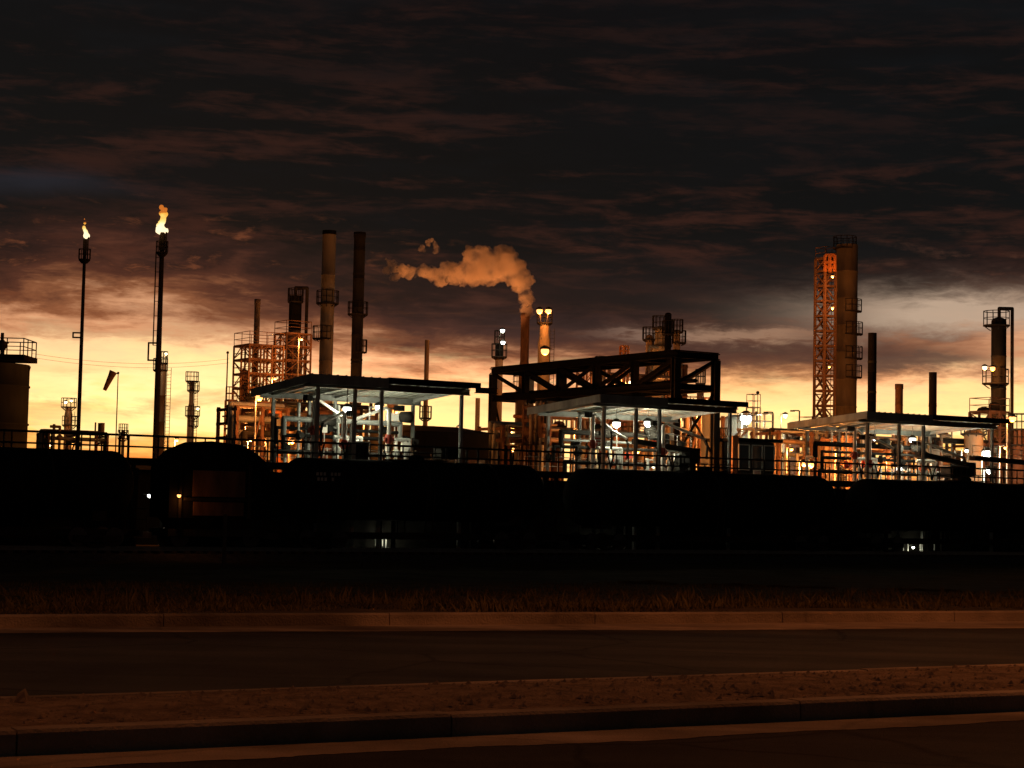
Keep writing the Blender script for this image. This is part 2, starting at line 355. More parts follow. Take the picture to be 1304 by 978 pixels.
# kerbs cut in 3 m lengths with open joints
def kerb(front, w, name, label, joint_px=None, joff=0):
    mb = MB(); cum = []
    L = 0; pts = front
    def at(L0):
        l = 0
        for a, b in zip(pts, pts[1:]):
            d = (b-a).length
            if L0 <= l+d: return a.lerp(b, (L0-l)/d)
            l += d
        return pts[-1]
    tot = sum((b-a).length for a, b in zip(pts, pts[1:])); x = joff
    while x < tot-3:
        a = at(x+.006); b = at(min(tot, x+3-.006)); j = random.uniform(-.006, .006)
        q = [a+Z*(-.1), b+Z*(-.1), b+nrm*w+Z*(-.1), a+nrm*w+Z*(-.1), a+Z*(.13+j), b+Z*(.13+j), b+nrm*w+Z*(.15+j), a+nrm*w+Z*(.15+j), a+nrm*.025+Z*(.15+j), b+nrm*.025+Z*(.15+j)]
        mb.add(q, [(0, 1, 5, 4), (4, 5, 9, 8), (8, 9, 6, 7), (1, 2, 6, 9, 5), (3, 0, 4, 8, 7), (2, 3, 7, 6)])
        x += 3
    return tag(mb.build(name, M['concrete']), label, 'kerb', kind='structure')
kerb(e_cb, .2, 'kerb', 'concrete kerb on the near side of the gravel median', joff=1.1)
kerb([p-nrm*.14 for p in e_rb], .14, 'kerb', 'concrete kerb on the far side of the gravel median')
kerb(e_fc, .16, 'kerb', 'concrete kerb at the foot of the grass verge')
# median gravel with an undulating surface
md = MB(); NX = 700; NY = 10
def along(e, t):
    i = min(len(e)-2, int(t)); return e[i].lerp(e[i+1], t-i)
vs = []
from mathutils import noise as mn
for i in range(NX+1):
    t = 1+4*i/NX
    a = along(e_ctb, t); b = along(e_mfi, t)
    for j in range(NY+1):
        k = j/NY; p = a.lerp(b, k)
        h = -.02 + .045*sin(pi*k) + .012*mn.noise(p*3) + .010*mn.noise(p*14)
        if j in (0, NY): h = -.01
        vs.append(p+Z*h)
md.add(vs, [(i*(NY+1)+j, (i+1)*(NY+1)+j, (i+1)*(NY+1)+j+1, i*(NY+1)+j+1) for i in range(NX) for j in range(NY)], True)
tag(md.build('median', M['gravel']), 'gravel strip between the two carriageways', 'median', kind='structure')
st = MB()
for i in range(2600):
    t = random.uniform(1, 5); k = random.random(); p = along(e_ctb, t).lerp(along(e_mfi, t), k)
    r = random.choice((.008, .012, .014, .018, .03)) * random.uniform(.7, 1.2)
    p = p + Z*(.02*sin(pi*k)+.0)
    n = 6; z0 = random.random()*6
    ring = [p+Vector((r*cos(z0+j*pi/3)*random.uniform(.6, 1.3), r*sin(z0+j*pi/3)*random.uniform(.6, 1.3), 0)) for j in range(6)]
    topv = p+Z*r*random.uniform(.6, 1.1)+Vector((r*.2, 0, 0))
    st.add(ring+[topv], [(j, (j+1) % 6, 6) for j in range(6)])
tag(st.build('gravel', M['stone']), 'loose stones scattered over the median', 'gravel', kind='stuff')
rk = MB(); p = Pz(28, 893, RZ+.15)
rk.add([p+Vector((dx*.045, dy*.05, dz*.09)) for dx, dy, dz in ((-1, -1, 0), (1, -1, 0), (1.1, 1, 0), (-1, 1, 0), (-.6, -.5, .6), (.5, -.6, .8), (.3, .5, 1), (-.4, .4, .7))], [(0, 1, 5, 4), (1, 2, 6, 5), (2, 3, 7, 6), (3, 0, 4, 7), (4, 5, 6, 7)])
one(rk, 'rock', M['stone'], 'pale upright rock at the left end of the gravel median', 'rock', p)
# ground: verge from the far kerb falls to the level of the railway, then flat to the horizon
gd = MB(); rows = []
offs = [0, 1, 2, 4, 6, 9, 12, 16, 20, 25, 32, 42, 60, 100]
def gz(d): # height at d metres beyond the kerb
    t = min(1, max(0, d/42)); return (RZ+.13)*(1-t)**1.0
base = []
aa = e_fcb[0]; bb = e_fcb[-1]
NXG = 240
for i in range(NXG+1):
    t = i/NXG*6; p = along(e_fcb, t); base.append(p)
for d in offs:
    for p in base:
        q = p + nrm*d; h = gz(d) + (.07*mn.noise(q*.6) + .03*mn.noise(q*2.1) if d > 0 else 0)
        if d > 42: h = gz(d)
        rows.append(Vector((q.x, q.y, h)))
k = NXG+1
gd.add(rows, [(j*k+i, j*k+i+1, (j+1)*k+i+1, (j+1)*k+i) for j in range(len(offs)-1) for i in range(NXG)], True)
n0 = (len(offs)-1)*k
far = [rows[n0]-RD*9000, rows[n0]-RD*9000+nrm*9000, rows[n0+k-1]+RD*9000+nrm*9000, rows[n0+k-1]+RD*9000]
for f_ in far: f_.z = 0
gd.add([rows[n0]*1, rows[n0+k-1]*1]+far, [(0, 1, 5, 4, 3, 2)])
gd.add([near[0]-RD*9000-nrm*9000+Z*-.02, near[-1]+RD*9000-nrm*9000+Z*-.02, near[-1]+RD*9000+Z*-.02, near[0]-RD*9000+Z*-.02], [(0, 1, 2, 3)])
tag(gd.build('ground', M['dirt']), 'dark earth from the verge to the horizon', 'ground', kind='structure')
# grass
gm = mat('dry_grass', (.15, .12, .055), .85, 0, .6, .7, spec=.1, streak=False)
gr = MB()
def blade(p, h, lean):
    a = random.random()*pi; x = Vector((cos(a), sin(a), 0))*.012*(1+h*3); l = Vector((random.gauss(0, lean), random.gauss(0, lean), 0))
    gr.add([p-x, p+x, p+x*.6+l*.4+Z*h*.6, p-x*.6+l*.4+Z*h*.6, p+l+Z*h], [(0, 1, 2, 3), (3, 2, 4)])
for i in range(150000):
    d = abs(random.gauss(0, 7)) if random.random() < .4 else random.uniform(0, 36)
    c0 = e_fcb[2]; c1 = e_fcb[4]; L = (c1-c0).length
    p = c0 + RD*random.uniform(-8, L+20+d*.8) + nrm*d
    # follow the kerb line when close
    tt = max(1, min(5, 2+2*((p-c0).dot(RD)/L)))
    k0 = along(e_fcb, tt); off = (k0-c0).dot(nrm) - 0
    p = k0 + nrm*d + RD*0
    dens = mn.noise(Vector((p.x*.25, p.y*.25, 0)))+.5*mn.noise(Vector((p.x, p.y, 3)))
    if random.random() > .5+dens*1.1: continue
    h = random.uniform(.02, .07)*(1+1.5*max(0, dens)) + (random.uniform(0, .09) if 1.2 < d < 3.5 and dens > .1 else 0)
    p.z = gz(d)-.02
    h *= .35+.65*min(1, d/2.5)
    blade(p, h*(1+.02*d), .05)
for i in range(260):
    d = random.uniform(1.2, 14); k0 = along(e_fcb, random.uniform(1.2, 4.8)); p0 = k0+nrm*d; hh = random.uniform(.12, .32)
    for j in range(14):
        p = p0+Vector((random.gauss(0, .16), random.gauss(0, .16), 0)); p.z = gz(d)-.02; blade(p, hh*random.uniform(.5, 1.1), .1)
tag(gr.build('grass', gm), 'short dry grass growing on the verge', 'grass', kind='stuff')

# street lamps outside the frame that light the road
def street_lamp(base, label, power):
    t = thing('street_lamp', label, 'street lamp', base, 'street lamps on the median')
    MB().tube(base, base+Z*8.6, .11, .06, n=12).build('pole', M['galv'], t)
    h = base+Z*8.6
    MB().path([h, h+Z*.4+nrm*.6, h+Z*.55+nrm*1.6], .045).build('arm', M['galv'], t)
    k = h+Z*.52+nrm*1.9
    MB().box(k, (.26, .75, .14), TA*0+radians(27)).build('lamp_head', M['grey'], t)
    MB().box(k-Z*.09, (.18, .5, .03), radians(27)).build('lens', EO, t)
    light(t, k-Z*.2, (1, .28, .07), power, .15)
    return t
def vb(px, dd, D=0):
    p = Pz(px, 792, RZ); 
    q = p+nrm*dd; return Vector((q.x, q.y, gz(dd)))
a_ = e_mf[4]+RD*5-nrm*.6; a_.z = RZ
street_lamp(a_, 'street lamp on the median beyond the right edge of the view', 1500)
a_ = e_mf[2]-RD*6-nrm*.6; a_.z = RZ
street_lamp(a_, 'street lamp on the median beyond the left edge of the view', 560)

# ------------------------------------------------------------------ railway
bl = MB()
sA, sB = -16, 92
prof = [(-3.0, 0.0), (-1.9, .30), (1.9, .30), (3.0, 0.0)]
bl.add([F(s_, q, z) for s_ in (sA, sB) for q, z in prof], [(0, 4, 5, 1)[::-1], (1, 5, 6, 2)[::-1], (2, 6, 7, 3)[::-1]])
tag(bl.build('ballast', M['ballast']), 'stone ballast bed under the railway track', 'ballast', kind='structure')
tr = thing('railway_track', 'pair of steel rails under the line of tank cars', 'railway track', F(20, 0, .3))
for q in (-.75, .75):
    r_ = MB(); r_.box(F((sA+sB)/2, q, .565), (sB-sA, .07, .05), TA); r_.box(F((sA+sB)/2, q, .495), (sB-sA, .02, .09), TA); r_.box(F((sA+sB)/2, q, .435), (sB-sA, .14, .03), TA)
    r_.build('rail', M['railm'], tr)
sl0 = MB().box(F(20, 0, .36), (.24, 2.5, .12), TA); sl0 = sl0.build('sleeper', M['wood'], tr); rest = MB(); i = 0
x = sA+.5; base_s = 20
while x < sB:
    if abs(x-26) < 33 and i < 99:
        c_ = sl0.copy(); COL.objects.link(c_); c_.parent = tr; c_.location = TD*(x-20); i += 1
    else: rest.box(F(x, 0, .36), (.24, 2.5, .12), TA)
    x += .66
tag(rest.build('sleeper_run', M['wood'], tr), kind='stuff')

def tank_car(s0, s1, R, ztop, label, hz=.0):
    L = s1-s0; mid = (s0+s1)/2; b = F(mid, 0, .59)
    t = thing('tank_car', label, 'tank car', b, 'tank cars of the freight train')
    zc = ztop-.1-R; half = L/2-.7; dm = .95
    prof = [(.02, -half)]
    for j in range(1, 9): a = j/8*pi/2; prof.append((R*sin(a), -half+dm*(1-cos(a))))
    for j in range(1, 8): prof.append((R, -half+dm+(2*half-2*dm)*j/8))
    for j in range(8, -1, -1): a = j/8*pi/2; prof.append((max(.02, R*sin(a)), half-dm*(1-cos(a))))
    MB().lathe_dir(F(mid, 0, zc), TD, prof, 40).build('tank', M['tankcar'], t)
    for x in (-half*.55, 0, half*.55): MB().lathe_dir(F(mid+x-.05, 0, zc), TD, [(R+.025, 0), (R+.025, .1)], 40).build('band', M['dark'], t)
    fr = MB(); fr.box(F(mid, 0, 1.22), (L-1.0, .5, .34), TA)
    for sg in (-1, 1): fr.box(F(mid+sg*(L/2-.62), 0, 1.25), (.16, 2.8, .3), TA); fr.box(F(mid+sg*(half-1.8), 0, zc-R+.1), (.7, 1.9, .5), TA)
    fr.build('underframe', M['dark'], t)
    wk = MB(); wk.box(F(mid, 0, ztop-.06), (3.2, 1.3, .06), TA); wk.build('top_walkway', M['dark'], t)
    MB().lathe(F(mid, 0, ztop-.1), [(.42, 0), (.42, .2), (.3, .3), (.05, .34)], 18).build('hatch_dome', M['black'], t)
    ra = MB()
    pts = [F(mid-1.6, -.65, ztop-.03), F(mid+1.6, -.65, ztop-.03), F(mid+1.6, .65, ztop-.03), F(mid-1.6, .65, ztop-.03), F(mid-1.6, -.65, ztop-.03)]
    ra.railing(pts, .38, 1.1, .02, False); ra.build('hatch_railing', M['dark'], t)
    for sg in (-1, 1):
        ld = MB()
        for dx in (-.22, .22):
            ld.bar(F(mid+dx, sg*1.42, 1.2), F(mid+dx, sg*(R+.08), zc), .05); ld.bar(F(mid+dx, sg*(R+.08), zc), F(mid+dx, sg*.66, ztop-.03), .05)
        for kk in range(9):
            z = 1.3+kk*.3
            q = sg*(1.42+(R+.08-1.42)*min(1, (z-1.2)/(zc-1.2)))
            ld.bar(F(mid-.22, q, z), F(mid+.22, q, z), .03)
        ld.build('ladder', M['dark'], t)
        hr = MB(); cx = mid+sg*(L/2-.35)
        hr.railing([F(cx, -1.4, 1.4), F(cx, 1.4, 1.4)], 1.0, 1.4, .025); hr.build('end_railing', M['dark'], t)
        MB().box(F(mid+sg*(L/2-.05), 0, 1.15), (.9, .3, .3), TA).build('coupler', M['wheel'], t)
        # bogie
        bx = mid+sg*(L/2-2.6); bo = MB(); bo.box(F(bx, 0, 1.0), (.5, 2.2, .3), TA)
        for q in (-1.02, 1.02):
            bo.box(F(bx, q, .98), (2.3, .16, .3), TA); bo.bar(F(bx-.9, q, 1.0), F(bx-.3, q, .65), .14); bo.bar(F(bx+.9, q, 1.0), F(bx+.3, q, .65), .14); bo.bar(F(bx-.35, q, .65), F(bx+.35, q, .65), .15)
        bog = bo.build('bogie', M['dark'], t)
        for ax in (-.89, .89):
            wh = MB(); wh.tube(F(bx+ax, -1, 1.05), F(bx+ax, 1, 1.05), .08, n=10)
            for q in (-.8, .8): wh.tube(F(bx+ax, q-.07, 1.05), F(bx+ax, q+.07, 1.05), .455, n=26)
            wh.build('wheelset', M['wheel'], bog)
    return t
tank_car(-13.2, 7.1, 1.58, 5.2, 'black tank car at the left edge below the vertical storage tank')
tc2 = tank_car(13.7, 30.3, 1.55, 5.2, 'black tank car standing below the left lamp-lit canopy')
mk = MB(); zc2 = 3.55
for row, zz in ((0, 4.28), (1, 4.02)):
    qq = -sqrt(1.55**2-(zz-zc2)**2)-.03
    for j in range(7 if row == 0 else 5):
        if j != 3: mk.box(F(15.6+j*.2, qq, zz), (.13, .012, .17), TA)
mk.build('reporting_mark', M['lgrey'], tc2)
tank_car(31.0, 51.1, 1.58, 5.15, 'black tank car below the truss bridge, its top catching lamp light')
tank_car(51.9, 72.0, 1.58, 5.1, 'rightmost black tank car, in front of the right canopy')
# short covered hopper between the first two tank cars
s0, s1 = 7.75, 13.25; mid = (s0+s1)/2
t = thing('hopper_car', 'short round-topped hopper car with a brownish side panel between two tank cars', 'hopper car', F(mid, 0, .59))
hb = MB(); out = []
hw = 1.5
prof2 = [(-hw, 2.0), (-hw, 4.7), (-hw*.85, 5.3), (-hw*.45, 5.66), (0, 5.74), (hw*.45, 5.66), (hw*.85, 5.3), (hw, 4.7), (hw, 2.0)]
def sec(s_, k, dz): return [F(s_, q*k, z-dz*(max(0, z-4.3)/1.6)) for q, z in prof2]
secs = [sec(s0+.15, .8, 1.0), sec(s0+.6, .93, .5), sec(s0+1.4, 1, .1), sec(mid, 1, 0), sec(s1-1.4, 1, .1), sec(s1-.6, .93, .55), sec(s1-.15, .8, 1.0)]
n = len(prof2); vv = [v for s_ in secs for v in s_]
hb.add(vv, [(j*n+i, j*n+i+1, (j+1)*n+i+1, (j+1)*n+i) for j in range(len(secs)-1) for i in range(n-1)], True)
hb.add(secs[0], [tuple(range(n))]); hb.add(secs[-1], [tuple(range(n))[::-1]])
hb.build('body', M['black'], t)
pn = MB(); pn.box(F(mid-.2, -hw-.03, 3.65), (2.7, .05, 1.25), TA); pn.build('side_panel', M['rust'], t)
pn = MB(); pn.box(F(mid-.2, -hw-.03, 2.45), (2.6, .05, .65), TA); pn.build('lower_panel', M['rust'], t)
rb = MB(); rb.box(F(mid-.2, -hw-.08, 2.9), (3.6, .12, .14), TA)
for dx in (-2.0, 1.6): rb.box(F(mid+dx-.2, -hw-.06, 3.3), (.14, .1, 2.6), TA)
rb.build('rib', M['dark'], t)
MB().box(F(mid, 0, 1.3), (s1-s0-.3, 2.4, .35), TA).build('underframe', M['dark'], t)
for dx in (-1.2, 1.2):
    hp = MB(); a = F(mid+dx, 0, 0); 
    q4 = [F(mid+dx+i*1.0, j*1.2, 2.0) for i, j in ((-1, -1), (1, -1), (1, 1), (-1, 1))]+[F(mid+dx+i*.3, j*.4, .95) for i, j in ((-1, -1), (1, -1), (1, 1), (-1, 1))]
    hp.add(q4, [(0, 1, 5, 4), (1, 2, 6, 5), (2, 3, 7, 6), (3, 0, 4, 7), (4, 5, 6, 7)]); hp.build('hopper', M['dark'], t)
for bx in (s0+.9, s1-.9):
    wh = MB(); wh.tube(F(bx, -1, 1.05), F(bx, 1, 1.05), .08, n=10)
    for q in (-.8, .8): wh.tube(F(bx, q-.07, 1.05), F(bx, q+.07, 1.05), .455, n=26)
    wh.build('wheelset', M['wheel'], t)
# ------------------------------------------------------------------ dark wall added to hide the lit plant ground, small posts behind the train
for a, b, l in ((-14, 8.6, 'added dark wall hiding the lit ground behind the leftmost tank car'), (9.95, 80, 'long added dark wall hiding the lit ground under the loading walkway')):
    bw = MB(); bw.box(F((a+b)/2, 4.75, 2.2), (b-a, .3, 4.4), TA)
    one(bw, 'blackout_wall', M['darkwall'], l, 'wall', F((a+b)/2, 4.75, 0))
def small_post(px, pyt, D, h, r, m_, label, grp='white marker posts behind the train'):
    p = P(px, pyt, D); mb = MB(); mb.tube(p-Z*h, p, r, n=8); mb.ball(p, r*1.3, 8, 5)
    return one(mb, 'marker_post', M[m_], label, 'post', p-Z*h, grp)
# ------------------------------------------------------------------ loading walkway with handrail behind the train
def walkway(s0, s1, label):
    t = thing('loading_walkway', label, 'walkway', F((s0+s1)/2, 3.6, 0), 'sections of raised walkway behind the train')
    MB().box(F((s0+s1)/2, 3.6, 4.82), (s1-s0-.04, 1.3, .12), TA).build('deck', M['dark'], t)
    bm_ = MB()
    for q in (3.0, 4.2): bm_.box(F((s0+s1)/2, q, 4.64), (s1-s0-.04, .1, .22), TA)
    bm_.build('beam', M['dark'], t)
    for q in (3.0, 4.2):
        MB().railing([F(s0+.03, q, 4.88), F(s1-.03, q, 4.88)], 1.12, 2.0, .04).build('handrail', M['dark'], t)
    x = s0+.3; 
    while x < s1:
        for q in (3.0, 4.2): MB().bar(F(x, q, 0), F(x, q, 4.53), .18).build('leg', M['dark'], t)
        x += 4.9
for (a, b, l) in ((-12, 7.4, 'leftmost section of dark raised walkway, in front of the flare stacks'), (7.4, 27.6, 'section of raised walkway passing below the left canopy'), (27.6, 48, 'section of raised walkway below the truss bridge and middle canopy'), (48, 74, 'section of raised walkway below the right canopy')):
    walkway(a, b, l)

# ------------------------------------------------------------------ canopies
def canopy(s0, s1, s2, wd, z, label):
    """s0..s1 fascia part, s1..s2 the rest"""
    q0 = 2.5; t = thing('canopy', label, 'canopy', F((s0+s2)/2, q0+wd/2, 0), 'canopies over the loading racks'); dz = -.07
    def R_(s_, q, h): return F(s_, q, z + dz*(q-q0) + h - (.0 if s_ <= s1 else .0))
    def slab(mb, a, b, qa, qb, h0, h1):
        v = [R_(s_, q, h) for s_ in (a, b) for q in (qa, qb) for h in (h0, h1)]
        mb.add(v, [(0, 1, 3, 2), (4, 6, 7, 5), (0, 4, 5, 1), (2, 3, 7, 6), (0, 2, 6, 4), (1, 5, 7, 3)])
    r_ = MB(); slab(r_, s0, s2, q0, q0+wd, -.12, 0)
    for i in range(int((s2-s0)/.5)): slab(r_, s0+.1+i*.5, s0+.16+i*.5, q0+.02, q0+wd-.02, .003, .045)
    r_.build('roof', M['dark'], t)
    so_ = MB(); slab(so_, s0+.12, s2-.12, q0+.12, q0+wd-.12, -.16, -.125)
    for i in range(int((s2-s0)/.6)): slab(so_, s0+.3+i*.6, s0+.36+i*.6, q0+.14, q0+wd-.14, -.20, -.163)
    so_.build('soffit', M['soffit'], t)
    f_ = MB(); slab(f_, s0-.05, s1, q0-.06, q0-.004, -.52, .0); f_.build('fascia', M['fascia'], t)
    f_ = MB(); slab(f_, s0-.06, s0-.004, q0, q0+wd, -.44, .0); f_.build('fascia', M['fascia'], t)
    f_ = MB(); slab(f_, s1+.0, s2+.05, q0-.05, q0-.004, -.26, .05); f_.build('fascia', M['black'], t)
    # skylight strips let into the left overhang
    for i in range(4):
        k = MB(); slab(k, s0+.25, s0+1.0, q0+.8+i*1.6, q0+1.9+i*1.6, -.235, -.205); k.build('skylight', M['white'], t)
    # beams and posts
    for q in (q0+.9, q0+wd-.9):
        MB().ibeam(R_(s0+.1, q, -.38), R_(s2-.1, q, -.38), .22, .34).build('beam', M['grey'], t)
    for s_ in (s0+.9, (s0+s1)/2+.8, s1+.1, s2-.6):
        for q in (q0+.9, q0+wd-.9):
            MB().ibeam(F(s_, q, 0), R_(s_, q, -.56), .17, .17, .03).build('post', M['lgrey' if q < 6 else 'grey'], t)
    for s_ in (s0+.9, (s0+s1)/2+.8, s1+.1, s2-.6):
        MB().ibeam(R_(s_, q0+.2, -.3), R_(s_, q0+wd-.2, -.3), .16, .2, .03).build('rafter', M['lgrey'], t)
    # rear deck the equipment stands on
    return t
canopy(17.0, 21.6, 27.3, 7.2, 9.52, 'canopy over the left loading rack, right of the steel lattice')
canopy(35.4, 40.2, 46.2, 7.6, 9.36, 'middle canopy, standing under the dark truss bridge')
canopy(55.9, 61.6, 68.6, 7.5, 9.28, 'right canopy, in front of the tall column and short dark stacks')
# equipment decks
for i, (a, b, l) in enumerate(((16.6, 30.2, 'equipment deck under the left canopy'), (35, 49.0, 'equipment deck under the middle canopy'), (55.5, 70, 'equipment deck under the right canopy'))):
    t = thing('equipment_deck', l, 'platform', F((a+b)/2, 7, 0), 'equipment decks under the canopies')
    MB().box(F((a+b)/2, 7.1, 4.7), (b-a, 5.4, .16), TA).build('deck', M['grey'], t)
    for s_ in (a+.4, (a+b)/2, b-.4):
        for q in (5.2, 9.5): MB().bar(F(s_, q, 0), F(s_, q, 4.61), .22).build('leg', M['dark'], t)
    MB().railing([F(a, 9.75, 4.78), F(b, 9.75, 4.78)], 1.1, 1.8, .03).build('handrail', M['galv'], t)

# loading arms: riser, swivel, boom, drop pipe
def loading_arm(s_, q, zt, boom, ang, label, m_='white'):
    b = F(s_, q, 4.78); t = thing('tanker_loader', label, 'loading arm', b, 'loading arms on the racks')
    MB().tube(b, F(s_, q, zt), .11, n=12).build('riser', M[m_], t)
    v = MB(); v.tube(F(s_-.28, q, zt-1.6), F(s_+.28, q, zt-1.6), .13, n=10); v.lathe(F(s_, q, zt-1.85), [(.16, 0), (.2, .12), (.2, .38), (.16, .5)], 12); v.build('valve', M['red'], t)
    d = (TD*cos(ang)+ND*sin(ang)); e = F(s_, q, zt)+d*boom-Z*.25*boom
    MB().path([F(s_, q, zt), F(s_, q, zt+.12)+d*.2, e], .09).build('boom', M[m_], t)
    MB().path([e, e+d*.15-Z*.4, e+d*.1-Z*1.2], .07).build('drop_pipe', M['dark'], t)
    cw = MB(); cw.box(F(s_, q, zt+.1)-d*.6, (.5, .3, .3), TA+ang); cw.bar(F(s_, q, zt+.1)-d*.4, F(s_, q, zt+.1), .08); cw.build('counterweight', M['dark'], t)
    hs = MB(); pts = [F(s_+.15, q-.25, 4.8)+Vector((0, 0, 1.6))+Z*(.9*abs(cos(i*pi/8)))-Z*1.2+d*(i*.09) for i in range(9)]
    hs.path(pts, .05, 6); hs.build('hose', M['black'], t)
def meter_skid(s_, q, label):
    b = F(s_, q, 4.78); t = thing('meter_skid', label, 'meter skid', b, 'metering skids on the racks')
    MB().box(b+Z*.08, (1.9, .8, .14), TA).build('base', M['dark'], t)
    for dx in (-.6, 0, .6):
        MB().tube(b+TD*dx+Z*.15, b+TD*dx+Z*1.7, .09, n=10).build('pipe', M['white'], t)
        MB().lathe(b+TD*dx+Z*.75, [(.1, 0), (.19, .06), (.19, .34), (.1, .4)], 12).build('meter', M['lgrey'], t)
    MB().path([b-TD*.85+Z*1.7, b+TD*.85+Z*1.7, b+TD*.85+Z*.4], .11).build('header', M['lgrey'], t)
    MB().box(b+TD*.3-ND*.4+Z*1.3, (.4, .15, .5), TA).build('control_box', M['white'], t)
def sign(px, py, wpx, hpx, D, label, m_='white', marks=2, post=True, mk='dark'):
    c_ = P(px, py, D); wdt = wpx/FPX*D; h = hpx/FPX*D
    t = thing('sign', label, 'sign', c_-Z*h/2)
    MB().box(c_, (wdt, .05, h), .12).build('board', M[m_], t)
    if marks:
        k = MB(); nn = Vector((sin(.12), -cos(.12), 0))
        xx = Vector((cos(.12), sin(.12), 0))
        for j in range(marks): k.box(c_+nn*.033+Z*h*(.16-.34*j)+xx*0, (wdt*.68, .012, h*.14), .12)
        k.build('lettering_band', M[mk], t)
    if post:
        MB().tube(c_-Z*(h/2)+Vector((0, .05, 0)), Vector((c_.x, c_.y+.05, 4.78 if c_.z > 5 else 0)), .04, n=8).build('post', M['galv'], t)
arms = [(18.6, 5.2, 8.3, 2.6, .5), (20.3, 4.9, 7.6, 2.2, -2.6), (23.3, 5.4, 8.0, 2.2, 2.2), (36.8, 5.2, 8.2, 2.4, .5), (38.2, 6.2, 7.6, 2.1, .2), (41.8, 5.0, 7.9, 3.0, -.1), (57.4, 5.2, 8.2, 2.2, .4), (58.9, 5.4, 7.7, 2.1, 0), (63.5, 5.2, 7.5, 3.2, -.2)]
nm = ['white loading arm at the left end of the left rack', 'white loading arm second from the left on the left rack', 'white loading arm below the lamps of the left canopy',
      'white loading arm at the left end of the middle rack', 'white loading arm second from the left on the middle rack', 'white loading arm below the lamps of the middle canopy',
      'white loading arm at the left end of the right rack', 'white loading arm second from the left on the right rack', 'white loading arm below the large lamp of the right canopy']
for a, l in zip(arms, nm): loading_arm(*a, l)
for s_, q, l in ((21.8, 7.4, 'metering skid under the left canopy'), (25.0, 7.6, 'metering skid behind the white post of the left rack'), (39.6, 7.4, 'metering skid under the middle canopy'), (43.8, 7.0, 'metering skid at the right end of the middle rack'), (60.5, 7.4, 'metering skid under the right canopy'), (65.5, 7.0, 'metering skid at the right end of the right rack')):
    meter_skid(s_, q, l)
sign(503, 531, 25, 10, 107, 'plain whitish board under the left canopy lamps', marks=0)
sign(761, 560, 14, 11, 112, 'small white sign with dark red lettering bands under the middle canopy', mk='red')
sign(846, 556, 25, 9, 118, 'long white board hanging near the right lamp of the middle canopy', marks=0)
sign(964, 601, 10, 7, 117, 'small white-edged sign below the dark cabin', mk='red')
sign(1186, 576, 22, 9, 131, 'white board beside the large lamp of the right canopy', marks=0)
sign(413, 545, 8, 12, 104, 'pale instrument panel on the left loading rack', marks=1)
def manifold(sa, sb, q, seed, label):
    rnd = random.Random(seed); t = thing('pipe_manifold', label, 'pipe manifold', F((sa+sb)/2, q, 4.78), 'pipe manifolds on the racks')
    for z, r_ in ((7.4, .16), (6.5, .11), (6.9, .09), (5.6, .14)):
        x0 = sa+rnd.uniform(0, 1.5); x1 = sb-rnd.uniform(0, 2.5)
        MB().path([F(x0, q, z-.9), F(x0, q, z), F(x1, q+.1, z), F(x1, q+.1, z-.8)], r_, 10).build('header', M[rnd.choice(('dark', 'black', 'dark', 'grey'))], t)
    n_ = int((sb-sa)/.62)
    for i in range(n_):
        x = sa+.3+i*.62+rnd.uniform(-.15, .15); zt_ = rnd.choice((7.4, 6.5, 5.9, 8.3)); qq = q+rnd.uniform(-.5, .8); r_ = rnd.choice((.04, .06, .09))
        MB().path([F(x, qq, 4.78), F(x, qq, zt_), F(x, q, zt_)] if abs(qq-q) > .12 else [F(x, q, 4.78), F(x, q, zt_)], r_, 8).build('drop_pipe', M[rnd.choice(('white', 'lgrey', 'white', 'dark', 'tan2'))], t)
        if rnd.random() < .6:
            zv = rnd.uniform(5.3, 6.8); v = MB(); v.lathe(F(x, qq, zv), [(r_+.02, 0), (.17, .08), (.2, .22), (.15, .4), (r_+.02, .5)], 10); v.tube(F(x, qq, zv+.25), F(x, qq-.35, zv+.25), .03, n=6); v.tube(F(x, qq-.35, zv+.25), F(x, qq-.38, zv+.25), .17, n=12)
            v.build('valve', M[rnd.choice(('black', 'dark', 'red', 'dark'))], t)
    for i in range(3):
        x = rnd.uniform(sa+1, sb-1); v = MB(); z = rnd.uniform(7.3, 7.9); v.lathe_dir(F(x, q-.3, z), TD, [(.05, 0), (.3, .12), (.34, .7), (.05, .9)], 14); v.build('filter_drum', M['dark'], t)
manifold(17.6, 27.0, 8.2, 11, 'tangle of pipes and valves under the left canopy')
manifold(36.0, 46.4, 8.4, 12, 'tangle of pipes and valves under the middle canopy')
manifold(56.5, 68.5, 8.4, 13, 'tangle of pipes and valves under the right canopy')
